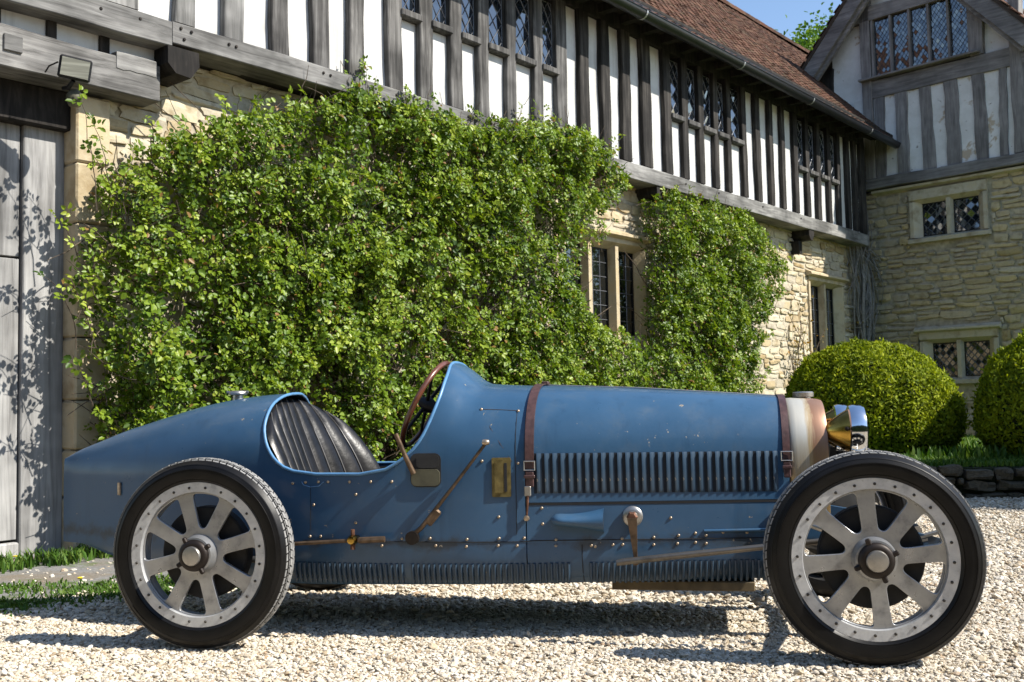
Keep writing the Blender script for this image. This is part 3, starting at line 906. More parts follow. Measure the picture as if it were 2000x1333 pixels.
# stone mullioned windows of the ground floor
def stone_window(parent, s0, s1, z0, z1, lights, mat, gm, o=0., hood=True, nx=3, nz=6, diamond=False, lead_r=.005, tilt=.02, rr=rh, wfr=.085, tall=.10):
    w = empty('window', (0, 0, 0)); w.parent = parent
    for a, b in ((s0, s0 + wfr), (s1 - wfr, s1)):
        mb = MB(); 
        sgn = 1 if a == s0 else -1
        e0, e1 = (a, b) if sgn > 0 else (b, a)
        mb.prism([(e0, o - .012), (e0 + sgn * wfr * .35, o - .012), (e1, o + .10), (e1, o + .20), (e0, o + .20)], z0, z1, 'xy'); mb.build('jamb', mat, w)
    mb = MB(); mb.prism([(o - .014, z1 - .002 + tall), (o - .014, z1 + .03), (o + .10, z1 - .03), (o + .20, z1 - .03), (o + .20, z1 + tall)], s0 - .0, s1 + .0, 'yz'); mb.build('head', mat, w)
    mb = MB(); mb.prism([(o - .05, z0 - .09), (o - .05, z0 - .03), (o + .12, z0 + .02), (o + .2, z0 + .02), (o + .2, z0 - .09)], s0 - .03, s1 + .03, 'yz'); mb.build('sill', mat, w)
    if hood:
        mb = MB(); mb.prism([(o - .085, z1 + tall + .002), (o - .085, z1 + tall + .03), (o + .01, z1 + tall + .075), (o + .01, z1 + tall - .02), (o - .03, z1 + tall - .02)], s0 - .06, s1 + .06, 'yz'); mb.build('hood_mould', mat, w)
    lw = (s1 - s0 - 2 * wfr - (lights - 1) * .10) / lights
    x = s0 + wfr
    for k in range(lights):
        lattice(w, x, x + lw, z0 + .02, z1 - .03, o + .13, nx, nz, gm, rr, diamond, tilt, lead_r)
        fr = MB()
        for (ca, cb, da, db) in (((x + .006), (z0 + z1) / 2, .014, z1 - z0 - .06), ((x + lw - .006), (z0 + z1) / 2, .014, z1 - z0 - .06), (x + lw / 2, z0 + .03, lw, .016), (x + lw / 2, z1 - .04, lw, .016)):
            fr.box((ca, o + .122, cb), (da, .016, db))
        fr.build('casement', MAT['iron'], w)
        bk = MB(); bk.box((x + lw / 2, o + .19, (z0 + z1) / 2), (lw, .012, z1 - z0)); bk.build('dark_interior', MAT['room'], w)
        x += lw
        if k < lights - 1:
            mb = MB(); mb.prism([(x + .02, o + .02), (x + .08, o + .02), (x + .10, o + .11), (x + .10, o + .18), (x, o + .18), (x, o + .11)], z0, z1, 'xy'); mb.build('mullion', mat, w); x += .10
    return w
stone_window(house, *WIN1[:2], WIN1[2], WIN1[3] - .04, 3, MAT['ashlar'], MAT['glass_dark'], nx=3, nz=6)
stone_window(house, *WIN2[:2], WIN2[2], WIN2[3] - .03, 2, MAT['ashlar'], MAT['glass_dark'], nx=3, nz=7, wfr=.15)
# door opening on the left: lintel, posts, planks
bar('lintel', -2.4, .61, -.21, .10, 2.95, 3.19, MAT['oak_lintel'], wob=.014)
bar('lintel_plate', .30, .585, -.215, -.05, 3.10, 3.218, MAT['oak_grey_x'], wob=.005)
mb = MB(); mb.box((-.36, -.216, 3.09), (.11, .02, .10), bev=.004); mb.build('peg_block', MAT['oak_grey_x'], house)
for a, b in ((-1.6, -.46), (-.40, -.125), (-.06, .22), (.29, .62)):
    mb = MB(); mb.box(((a + b) / 2, -.10, 3.265), (b - a + .02, .06, .13)); mb.build('plaster_panel', MAT['plaster'], house)
for a, b in ((-.46, -.40), (-.125, -.06), (.22, .29), (.62, .70)):
    bar('short_stud', a, b, -.15, -.03, 3.192, 3.318, MAT['oak_dark'])
bar('door_head', -2.4, .13, .02, .22, 2.70, 2.945, MAT['oak_dark'])
bar('door_post', -.145, .118, .10, .25, 0.0, 2.70, MAT['door'], wob=.004)
door = empty('plank_door', (0, 0, 0)); door.parent = house
x = -.152
for k, w in enumerate((.25, .27, .24, .28, .26, .27)):
    for (z0, z1) in ((.12, 1.855), (1.868, 2.70)):
        mb = MB(); mb.box((x - w / 2, .155 + rs.uniform(-.004, .004), (z0 + z1) / 2), (w - .008, .05, z1 - z0), bev=.004); mb.build('plank', MAT['door'], door)
    x -= w
mb = MB(); mb.box((-.95, .20, 1.4), (1.6, .02, 2.7)); mb.build('door_backing', MAT['room'], door)
mb = MB(); mb.box((-.9, .15, .055), (1.5, .10, .10), bev=.01); mb.build('threshold', MAT['door'], house)
# dark block below the lintel soffit
mb = MB(); mb.box((-1.2, .35, 1.5), (2.6, .02, 3.0)); mb.build('dark_interior', MAT['room'], house)

# ================================================================== the gabled wing on the right
wing = empty('gabled_house', G0, BE - math.pi / 2, 'taller gabled wing with grey oak timbering over shaded rubble stone at the right', 'house')
# local: x along the gable towards the yard, y into the wing, z up
GW = 3.35; AX, AZ = .92, 8.45
mb = MB(); 
w1 = (1.03, 1.92, 3.42, 4.00); w2 = (1.10, 1.98, 1.16, 1.75)

def gslab(a, b, z0, z1): mb.box(((a + b) / 2, .18, (z0 + z1) / 2), (b - a, .30, z1 - z0))
wa, wb = w1[0] - .2, w1[1] + .08
gslab(-.2, wa, 0, 4.28); gslab(wb, GW, 0, 4.28); gslab(wa, wb, 0, w2[2] - .03); gslab(wa, wb, w2[3] + .05, w1[2] - .03); gslab(wa, wb, w1[3] + .05, 4.28)
gcore = mb.build('stone_wall', MAT['mortar_g'], wing)
sv2 = stone_variants(MAT['stone_g'], 12, 17)
r2 = random.Random(77)
hol = [(w1[0] - .26, w1[1] + .14, w1[2] - .10, w1[3] + .20), (w2[0] - .26, w2[1] + .14, w2[2] - .10, w2[3] + .26)]
gs = rubble(-.0, GW, .25, 4.27, hol, r2, (.07, .18), (.14, .48), .010)
gs.sort(key=lambda q: q[0] > 2.75)
items = []
for n_, (cx, cz, w, h) in enumerate(gs):
    k = r2.randrange(12); dep = r2.uniform(.014, .040); rot = (r2.uniform(-.07, .07), r2.uniform(-.08, .08), r2.uniform(-.05, .05))
    if n_ < 300: link('stone', sv2[k], gcore, (cx, .02, cz), rot, (w, dep, h))
    else: items.append((k, Matrix.Translation((cx, .02, cz)) @ Euler(rot).to_matrix().to_4x4() @ Matrix.Diagonal((w, dep, h, 1))))
if items: join_pieces('stonework', sv2, items, MAT['stone_ga'], gcore, r2)
stone_window(wing, w1[0] - .22, w1[1] + .10, w1[2], w1[3], 2, MAT['ashlar_g'], MAT['glass'], o=-.03, hood=False, nx=3, nz=4, diamond=True, lead_r=.006, tilt=.12, wfr=.16, tall=.18)
stone_window(wing, w2[0] - .22, w2[1] + .10, w2[2], w2[3], 2, MAT['ashlar_g'], MAT['glass_dark'], o=-.03, hood=True, nx=4, nz=5, diamond=True, lead_r=.006, tilt=.08, wfr=.16, tall=.16)
# jetty beam and string course
def gbar(name, x0, x1, o0, o1, z0, z1, mat, **k): return bar(name, x0, x1, o0, o1, z0, z1, mat, parent=wing, **k)
gbar('bressummer', .12, GW + .3, -.16, .1, 4.30, 4.47, MAT['oak_gable_x'], wob=.012)
mb = MB(); mb.prism([(-.10, 4.24), (-.10, 4.275), (.05, 4.30), (.05, 4.2)], .2, GW + .2, 'yz'); mb.build('string_course', MAT['ashlar_g'], wing)
SZ = 6.12
gst = [(.33, .50), (.69, .89), (1.10, 1.29), (1.49, 1.70), (1.92, 2.11), (2.30, 2.42), (2.62, 2.80), (3.0, 3.2)]
for a, b in gst: gbar('stud', a, b, -.13, .02, 4.472, 5.80, MAT['oak_gable'], wob=.012, lean=rh.uniform(-.03, .03))
gx = [.0] + [v for p in gst for v in p] + [GW]
for k in range(0, len(gx) - 1, 2):
    a, b = gx[k], gx[k + 1]
    if b - a < .03: continue
    mb = MB(); mb.box(((a + b) / 2, -.06, 5.15), (b - a + .06, .08, 1.36)); mb.build('plaster_panel', MAT['plaster_worn'], wing)
gbar('rail', .14, 3.3, -.14, .02, 5.802, 6.09, MAT['oak_gable_x'], wob=.008)
# corner post and side panels, window posts
gbar('window_post', .14, .31, -.15, .02, 4.472, 7.55, MAT['oak_gable'], wob=.008)
gbar('window_post', 1.92, 2.12, -.15, .02, 6.092, 7.55, MAT['oak_gable'], wob=.008)
gbar('corner_post', 2.50, 2.66, -.15, .02, 4.472, 6.85, MAT['oak_gable'], wob=.012)
gbar('corner_post', -.62, -.40, -.10, .05, 4.9, 6.5, MAT['oak_dark'], wob=.012)
gbar('collar', -.1, 2.3, -.15, .02, 7.12, 7.36, MAT['oak_gable_x'], wob=.008)
def panel(poly):
    mb = MB(); mb.prism(poly, -.05, .04); mb.build('plaster_panel', MAT['plaster_worn'], wing)
panel([(-.42, 5.0), (.16, 4.9), (.16, 7.3), (-.42, 6.68)])
panel([(2.10, 6.0), (2.52, 6.0), (2.52, 6.78), (2.10, 7.2)])
panel([(2.64, 4.47), (3.6, 4.47), (3.6, 5.5), (2.64, 6.6)])
panel([(.2, 7.36), (1.7, 7.36), (.95, 8.3)])
gw = empty('window', (0, 0, 0)); gw.parent = wing
x0, x1 = .335, 1.90; lw = (x1 - x0) / 5
for k in range(5):
    a = x0 + lw * k
    lattice(gw, a + .028, a + lw - .005, 6.16, 7.11, -.075, 4, 10, MAT['glass'], rh, True, .045, .0026, 'lead_dark')
    mb = MB(); mb.box((a + .01, -.10, 6.63), (.036, .07, .98)); mb.build('mullion', MAT['oak_gable'], gw)
mb = MB(); mb.box((x1 + .005, -.10, 6.63), (.03, .07, .98)); mb.build('mullion', MAT['oak_gable'], gw)
mb = MB(); mb.box((1.12, .0, 6.6), (1.7, .02, 1.1)); mb.build('dark_interior', MAT['room'], gw)
mb = MB(); mb.box((1.10, -.17, 6.125), (1.95, .16, .035), bev=.006); mb.build('sill', MAT['oak_gable_x'], gw)
# gable roof with barge boards
wr = empty('roof', (0, 0, 0)); wr.parent = wing
SL = [(-1.05, 6.18), (AX, AZ), (2.95, 6.12)]
for (p, q) in ((SL[0], SL[1]), (SL[1], SL[2])):
    d_ = Vector((q[0] - p[0], 0, q[1] - p[1])); L_ = d_.length; d_.normalize(); nrm = Vector((-d_.z, 0, d_.x))
    mb = MB()
    A = Vector((p[0], 0, p[1]))
    for (y0, y1, t0, t1, m) in ((-.42, 5.5, .0, .05, 'roof_felt'), (-.40, -.34, -.24, -.002, 'oak_gable_x'), (-.33, -.27, -.30, -.05, 'oak_gable_x')):
        mb = MB()
        vs = [A + d_ * u + nrm * t + Vector((0, y, 0)) for u in (-.05, L_) for y in (y0, y1) for t in (t0, t1)]
        mb.add(vs, [(0, 1, 3, 2), (4, 6, 7, 5), (0, 4, 5, 1), (2, 3, 7, 6), (0, 2, 6, 4), (1, 5, 7, 3)])
        mb.build('roof_deck' if m == 'roof_felt' else 'barge_board', MAT[m], wr)
    # verge tiles along the edge and a field of tiles behind them
    its = []
    n = int(L_ / .105)
    up_ = d_ if p is SL[0] else -d_
    base = A if p is SL[0] else Vector((q[0], 0, q[1]))
    for i in range(n):
        for j in range(14):
            cy = -.36 + .166 * j + (.083 if i % 2 else 0)
            ax = Vector((0, 1, 0)); 
            mtx = Matrix((ax, up_, ax.cross(up_))).transposed()
            if mtx.determinant() < 0: mtx = Matrix((-ax, up_, (-ax).cross(up_))).transposed()
            if (mtx @ Vector((0, 0, 1))).z < 0:
                ax = -ax; mtx = Matrix((ax, up_, ax.cross(up_))).transposed()
            pos = base + up_ * (.105 * i - .03) + (mtx @ Vector((0, 0, 1))) * .075 + Vector((0, cy, 0))
            m4 = Matrix.Translation(pos) @ mtx.to_4x4() @ Matrix.Rotation(-rt_.uniform(.04, .13), 4, 'X')
            its.append((rt_.randrange(6), m4, j))
    for (k, m4, j) in its:
        if j == 0:
            o = link('verge_tile', tv[k], wr); o.matrix_local = m4
    join_pieces('tile_field', tv, [(k, m4) for (k, m4, j) in its if j > 0], MAT['tile_a'], wr, rt_)
mb = MB(); mb.box((1.65, 2.6, 3.15), (3.1, 4.7, 5.7)); mb.build('inner_core', MAT['room'], wing)
# lead flashing where the roofs meet
mb = MB(); mb.box((-.55, -.10, 5.62), (.42, .16, .02), rot=Matrix.Rotation(-.5, 3, 'Y')); mb.build('flashing', MAT['bracket'], wing)
# ================================================================== plants
def snoise(P, seed, freq, octv=3):
    """smooth pseudo-noise in -1..1 from summed waves"""
    g = np.random.default_rng(seed); out = np.zeros(len(P)); amp = 1.; tot = 0.
    for o in range(octv):
        for _ in range(5):
            d = g.normal(size=P.shape[1]); d *= freq * (1.9 ** o) / np.linalg.norm(d)
            out += amp * np.sin(P @ d * 6.283 + g.uniform(0, 6.283)); tot += amp * .9
        amp *= .55
    return out / tot * 1.6
def unit(a): return a / (np.linalg.norm(a, axis=1, keepdims=True) + 1e-9)
def leaf_geo(C, Nn, D, L, Wd, fold=.18):
    """folded six-corner leaves: C base, Nn normal, D direction, L length, Wd width"""
    D = unit(D - Nn * np.sum(D * Nn, 1, keepdims=True)); Sd = np.cross(Nn, D)
    L = L[:, None]; Wd = Wd[:, None]
    up_ = Nn * Wd * fold
    b = C; l1 = C + D * L * .28 - Sd * Wd * .46 + up_; l2 = C + D * L * .70 - Sd * Wd * .38 + up_
    t = C + D * L - up_ * .4; r2_ = C + D * L * .70 + Sd * Wd * .38 + up_; r1 = C + D * L * .28 + Sd * Wd * .46 + up_
    V = np.stack([b, l1, l2, t, r2_, r1], 1).reshape(-1, 3)
    n = len(C); i = np.arange(n)[:, None] * 6
    F = np.concatenate([i + np.array([[0, 3, 2, 1]]), i + np.array([[0, 5, 4, 3]])], 0)
    return V, F
def poly_dist(x, y, poly):
    d = np.full(len(x), 1e9); n = len(poly)
    for i in range(n):
        ax, ay = poly[i]; bx, by = poly[(i + 1) % n]
        ex, ey = bx - ax, by - ay; L2 = ex * ex + ey * ey + 1e-12
        t = np.clip(((x - ax) * ex + (y - ay) * ey) / L2, 0, 1)
        d = np.minimum(d, np.hypot(x - ax - t * ex, y - ay - t * ey))
    return np.where(in_poly(x, y, poly), d, -d)
BAS = np.array([[WD.x, WD.y, 0], [WN.x, WN.y, 0], [0, 0, 1]])      # wall frame -> world directions
def rose(name, poly, seed, label, sprigs, nclu, base_s, thick, nstem):
    g = np.random.default_rng(seed)
    root = empty(name, W0 + WD * base_s + WN * -.12, math.pi / 2 - AL, label, 'climber')
    s0, s1 = min(p[0] for p in poly), max(p[0] for p in poly); z1 = max(p[1] for p in poly)
    n = int(nclu * 2.6)
    s = g.uniform(s0 - .25, s1 + .25, n); z = g.uniform(0, z1 + .2, n)
    P2 = np.stack([s, z], 1)
    d = poly_dist(s, z, poly) + .09 * snoise(P2, seed + 1, .9) + .05 * snoise(P2, seed + 5, 3.)
    lump = snoise(P2, seed + 2, .55)
    fine = snoise(P2, seed + 3, 1.7)
    dens = np.clip(.66 + .60 * lump + .55 * fine, .05, 1.)
    dens *= np.clip(.55 + z / 1.2, .55, 1)
    k = (d > -.02) & (g.random(n) < dens * np.clip((d + .04) / .10, .15, 1))
    s, z, d, lump, fine = s[k][:nclu], z[k][:nclu], d[k][:nclu], lump[k][:nclu], fine[k][:nclu]
    n = len(s)
    T = thick * np.clip(.66 + d / .5, .66, 1.) * (1 + .26 * lump + .24 * fine)
    T = np.clip(T, .06, None)
    off = -T * np.sqrt(g.uniform(.02, 1, n))
    C = np.stack([s - base_s, off + .12, z], 1)
    # facing: out of the wall, up, with scatter
    Nn = unit(np.stack([g.normal(.12, .55, n), g.normal(-.75, .45, n), g.normal(.55, .5, n)], 1))
    D = unit(np.stack([g.normal(0, 1, n), g.normal(-.4, .6, n), g.normal(-.25, .8, n)], 1))
    D = unit(D - Nn * np.sum(D * Nn, 1, keepdims=True)); Sd = np.cross(Nn, D)
    # upright shoots that stand clear of the mass
    VS = []; FS = []; TS = []; nv = 0
    sp_c = []; sp_n = []; sp_d = []
    stem = MB()
    rr = random.Random(seed)
    top = [q for q in poly if q[1] > 2.3]
    sprigs = list(sprigs)
    for _ in range(int((s1 - s0) * 5)):
        a = rr.uniform(s0 + .1, s1 - .1); zz = [q for q in np.interp([a], [t[0] for t in sorted(top)], [t[1] for t in sorted(top)])][0]
        if 5.7 < a < 6.95: continue
        sprigs.append((a, zz - rr.uniform(.05, .16), rr.uniform(.02, .24) * (.5 if a < 1.9 else 1), rr.gauss(0, .10)))
    for (a, zb, h, lean) in sprigs:
        for rep in range(2):
            m = 9; lean2 = lean + rr.gauss(0, .10); h2 = h * rr.uniform(.55, 1.1) + .22; a2 = a + rr.gauss(0, .07); oo = -rr.uniform(.22, .36) + .12
            bend = rr.uniform(1.2, 2.2)
            pts = [Vector((a2 - base_s + lean2 * (i / m) ** bend + rr.gauss(0, .006), oo - .05 * (i / m) ** 2, zb - .22 + h2 * (i / m - .12 * (i / m) ** 4))) for i in range(m + 1)]
            stem.tube(pts, [.0045 - .003 * i / m for i in range(m + 1)], 4)
            for i in range(2, m + 1):
                if rr.random() < (.6 if i < 6 else .75):
                    sp_c.append(tuple(pts[i])); sp_n.append((rr.gauss(.1, .6), rr.gauss(-.7, .4), rr.gauss(.5, .5))); sp_d.append((rr.choice((-1, 1)) * rr.uniform(.5, 1), rr.gauss(-.3, .5), rr.gauss(.2, .5)))
    if sp_c:
        C = np.concatenate([C, np.array(sp_c)]); Nn = np.concatenate([Nn, unit(np.array(sp_n))]); D = np.concatenate([D, unit(np.array(sp_d))])
        D = unit(D - Nn * np.sum(D * Nn, 1, keepdims=True)); Sd = np.cross(Nn, D); n = len(C)
        fine = np.concatenate([fine, np.full(len(sp_c), .6)])
    size = g.uniform(.70, 1.2, n) * .042
    size *= np.where(g.random(n) < .25, g.uniform(.55, .8, n), 1.)
    hue = snoise(C, seed + 9, .5)
    ct = np.clip(g.normal(.46, .22, n) + .10 * fine[:n] + .16 * hue, 0, .92)
    for (along, side, ang) in ((.62, 0, 0), (.36, .5, .9), (.36, -.5, -.9), (.05, .45, 1.2), (.05, -.45, -1.2)):
        c = C + D * (size * along * 1.5)[:, None] + Sd * (size * side * .5)[:, None]
        dd = unit(D * math.cos(ang) + Sd * math.sin(ang))
        nn = unit(Nn + g.normal(0, .28, (n, 3)))
        L_ = size * g.uniform(.75, 1.15, n); 
        V, F = leaf_geo(c, nn, dd, L_, L_ * g.uniform(.62, .82, n))
        tt = np.clip(ct + g.normal(0, .10, n), 0, .93); tt[g.random(n) < .02] = 1.
        VS.append(V); FS.append(F + nv); TS.append(np.repeat(tt, 6)); nv += len(V)
    me = np_mesh('foliage', np.concatenate(VS), np.concatenate(FS), MAT['rose_leaf'], np.concatenate(TS))
    tag(link('foliage', me, root), kind='stuff')
    tag(stem.build('shoots', MAT['bark'], root), kind='stuff')
    # woody stems climbing the wall
    for k in range(nstem):
        mb = MB()
        tgt = rr.uniform(s0 + .2, s1 - .2); zt = rr.uniform(1.2, z1 - .2)
        st = base_s + rr.uniform(-.25, .25); m = 14; o = rr.uniform(-.10, -.02); pts = []
        for i in range(m + 1):
            t = i / m
            a = st + (tgt - st) * t ** 1.25 + rr.gauss(0, .03) * (i > 0); zz = zt * t ** .8 + rr.gauss(0, .02) * (i > 0)
            pts.append((a - base_s, .12 + o - .16 * math.sin(t * math.pi) * rr.uniform(.6, 1.3), max(zz, -.02)))
        r0 = rr.uniform(.008, .020)
        mb.tube(pts, [r0 * (1 - .75 * i / m) for i in range(m + 1)], 6)
        mb.build('stem', MAT['bark'], root)
    # short dead twigs inside the mass
    tw = MB()
    for k in range(nstem * 34):
        j = rr.randrange(len(s))
        p = Vector((s[j] - base_s, .12 + off[j] * .75, z[j])); pts = [p]
        dv = Vector((rr.gauss(0, 1), rr.gauss(-.2, .4), rr.gauss(.4, .8))).normalized()
        for i in range(3): p = p + dv * rr.uniform(.06, .12) + Vector((rr.gauss(0, .02), rr.gauss(0, .02), rr.gauss(0, .02))); pts.append(p)
        tw.tube(pts, [.005, .004, .003, .002], 4, cap=False)
    tag(tw.build('twigs', MAT['bark'], root), kind='stuff')
    return root
polyL = [(.26, 0), (.20, .69), (.15, .97), (.11, 1.53), (.13, 1.95), (.18, 2.40), (.37, 2.46), (.62, 2.66), (.98, 2.90), (1.40, 3.10), (1.78, 3.22), (2.24, 3.34), (2.86, 3.45),
         (3.49, 3.43), (4.19, 3.53), (4.99, 3.58), (5.70, 3.49), (6.00, 3.34), (6.00, 3.17), (5.66, 2.84), (5.30, 2.60), (5.12, 2.35), (5.06, 2.04), (5.26, 1.72), (5.80, 1.56), (6.25, 1.60), (6.35, 1.0), (6.3, 0)]
polyR = [(6.66, 3.16), (6.95, 3.22), (8.10, 3.30), (9.15, 3.22), (9.80, 2.75), (9.62, 2.25), (8.96, 1.82), (9.03, 1.4), (8.86, .95), (8.7, 0), (6.25, 0), (6.32, 1.0), (6.30, 1.50), (6.68, 1.56), (6.68, 1.95), (6.64, 2.6)]
spL = [(2.20, 3.35, .36, .10), (2.42, 3.35, .34, .02), (2.75, 3.40, .18, .05), (3.0, 3.42, .16, -.04), (3.6, 3.42, .2, .06), (4.30, 3.48, .36, .06), (4.55, 3.5, .34, .12), (4.75, 3.5, .30, -.05), (5.3, 3.5, .2, .1), (5.8, 3.4, .36, .06),
       (5.6, 3.45, .22, .08), (1.6, 3.12, .16, .05), (1.2, 2.98, .14, -.06), (.75, 2.70, .18, -.05), (.30, 2.3, .36, -.05), (.20, 2.35, .75, -.08), (.18, 1.72, .12, -.22), (.15, 1.5, .3, -.17), (.14, 1.15, .15, -.15), (.15, .85, .1, -.12), (.16, 2.0, .2, -.14)]
rose('climbing_rose', polyL, 101, 'large leafy climbing rose covering the wall behind the car cockpit', spL, 24000, 2.6, .54, 60)
spR = [(7.6, 3.22, .14, .04), (8.6, 3.25, .12, .06), (9.6, 2.7, .2, .15), (9.5, 2.3, .1, .25), (8.9, 1.7, .1, .3), (8.95, 1.2, .12, .25)]
rose('climbing_rose', polyR, 202, 'smaller climbing rose to the right of the mullioned stone window', spR, 11000, 7.6, .50, 18)

def climber(name, label, segs, leaves_n, seed, mat_leaf, bark):
    rr = random.Random(seed)
    s_ = sum(q[0] for q in segs) / len(segs)
    root = empty(name, W0 + WD * s_, math.pi / 2 - AL, label, 'climber')
    pts_all = []
    for (a0, z0, a1, z1, r0, out) in segs:
        m = 12; pts = []
        w1_, w2_ = rr.uniform(0, 6), rr.uniform(0, 6)
        for i in range(m + 1):
            t = i / m
            pts.append(Vector((a0 + (a1 - a0) * t + .11 * math.sin(t * 7 + w1_) + .05 * math.sin(t * 17 + w2_) + rr.gauss(0, .015) - s_, -.05 - out * math.sin(t * 2.6) - .03 * math.sin(t * 9 + w2_), z0 + (z1 - z0) * t)))
        mb = MB(); mb.tube(pts, [r0 * (1 - .6 * i / m) for i in range(m + 1)], 6); mb.build('stem', bark, root, 60)
        pts_all += pts[3:]
    C = np.array([tuple(rr.choice(pts_all) + Vector((rr.gauss(0, .05), rr.gauss(-.03, .03), rr.gauss(0, .05)))) for _ in range(leaves_n)])
    g = np.random.default_rng(seed)
    Nn = unit(g.normal(0, .6, (leaves_n, 3)) + np.array([0, -.7, .4])); D = g.normal(0, 1, (leaves_n, 3))
    L_ = g.uniform(.03, .06, leaves_n)
    V, F = leaf_geo(C, Nn, D, L_, L_ * .7)
    tag(link('foliage', np_mesh('foliage', V, F, mat_leaf, np.repeat(g.random(leaves_n), 6)), root), kind='stuff')
rr = random.Random(5)
segs = [(13.25 + rr.uniform(-.25, .25), 0, 13.25 + rr.uniform(-.35, .4), rr.uniform(2.6, 4.6), rr.uniform(.012, .045), rr.uniform(.02, .12)) for _ in range(26)]
segs += [(13.3, 3.4, 14.2 + rr.uniform(-.3, .3), rr.uniform(1.9, 2.9), .012, .25) for _ in range(7)]
segs += [(13.3 + rr.uniform(-.35, .35), rr.uniform(.6, 3.9), 13.3 + rr.uniform(-.6, .7), rr.uniform(1.0, 4.4), rr.uniform(.004, .011), rr.uniform(.05, .25)) for _ in range(34)]
climber('bare_climber', 'bare grey twisted climber stems in the corner between the two buildings', segs, 60, 12, MAT['dry_leaf'], MAT['bark_grey'])
segs = [(10.9 + rr.uniform(-.2, .2), 0, 11.1 + rr.uniform(-.6, .7), rr.uniform(1.3, 2.4), rr.uniform(.006, .012), .04) for _ in range(14)]
climber('thin_climber', 'thin straggling climber with yellowish leaves beside the narrow stone window', segs, 330, 13, MAT['dry_leaf'], MAT['bark'])

# clipped topiary domes
def topiary(name, x, y, rx, h, seed, label, nleaf):
    g = np.random.default_rng(seed)
    root = empty(name, (x, y, .262), 0, label, 'topiary', 'clipped evergreen domes on the lawn')
    def rad(t):      # t 0..1 from foot to top
        return np.where(t < .30, .80 + .20 * np.sin(t / .30 * np.pi / 2), np.sqrt(np.clip(1 - ((t - .30) / .70) ** 2.1, 0, 1)))
    def surf(a, t, shrink=1.):
        P = np.stack([np.cos(a) * rad(t), np.sin(a) * rad(t), t], 1)
        l = 1 + .045 * snoise(P, seed, .8) + .028 * snoise(P, seed + 1, 2.2) + .012 * snoise(P, seed + 2, 5.)
        return np.stack([P[:, 0] * rx * l * shrink, P[:, 1] * rx * l * shrink, t * h * l * (shrink if shrink < 1 else 1)], 1)
    nu, nv_ = 40, 20
    A, T = np.meshgrid(np.linspace(0, 2 * np.pi, nu, endpoint=False), np.linspace(0.0, 1, nv_))
    V = surf(A.ravel(), T.ravel(), .93)
    F = [[j * nu + i, j * nu + (i + 1) % nu, (j + 1) * nu + (i + 1) % nu, (j + 1) * nu + i] for j in range(nv_ - 1) for i in range(nu)]
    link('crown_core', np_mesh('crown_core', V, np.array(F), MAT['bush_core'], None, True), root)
    a = g.uniform(0, 2 * np.pi, nleaf); t = 1 - g.uniform(0, 1, nleaf) ** 1.35
    dep = 1 - np.abs(g.normal(0, .035, nleaf)) + (g.random(nleaf) < .10) * g.uniform(0, .045, nleaf) + (g.random(nleaf) < .012) * g.uniform(0, .07, nleaf)
    C = surf(a, t) * np.stack([dep, dep, np.ones(nleaf)], 1); C[:, 2] *= .5 + .5 * dep
    O = unit(np.stack([np.cos(a), np.sin(a), (t - .25) * 1.6], 1))
    Nn = unit(O + g.normal(0, .6, (nleaf, 3))); D = unit(O * .9 + g.normal(0, .6, (nleaf, 3)) + np.array([0, 0, .4]))
    L_ = g.uniform(.030, .060, nleaf)
    V, F = leaf_geo(C - D * (L_ * .5)[:, None], Nn, D, L_, L_ * .48)
    clump = snoise(C, seed + 4, 2.2)
    tt = np.clip(g.normal(.52, .2, nleaf) + .22 * clump, 0, 1)
    tag(link('crown', np_mesh('crown', V, F, MAT['box_leaf'], np.repeat(tt, 6)), root), kind='stuff')
    mb = MB(); mb.tube([(0, 0, -.02), (.02, 0, .3), (0, .02, .6)], [.07, .05, .03], 8); mb.build('trunk', MAT['bark'], root)
topiary('topiary_dome', 3.94, 11.30, .95, 1.24, 31, 'rounded clipped evergreen dome just in front of the car radiator', 42000)
topiary('topiary_dome', 5.52, 10.15, .90, 1.30, 32, 'clipped evergreen dome cut off by the right edge of the picture', 36000)
topiary('topiary_dome', 6.75, 8.0, 1.35, 3.0, 33, 'taller clipped evergreen added out of view at the right to shade the lawn wall', 14000)  # added out of view, enlarged to cast shade over the retaining wall

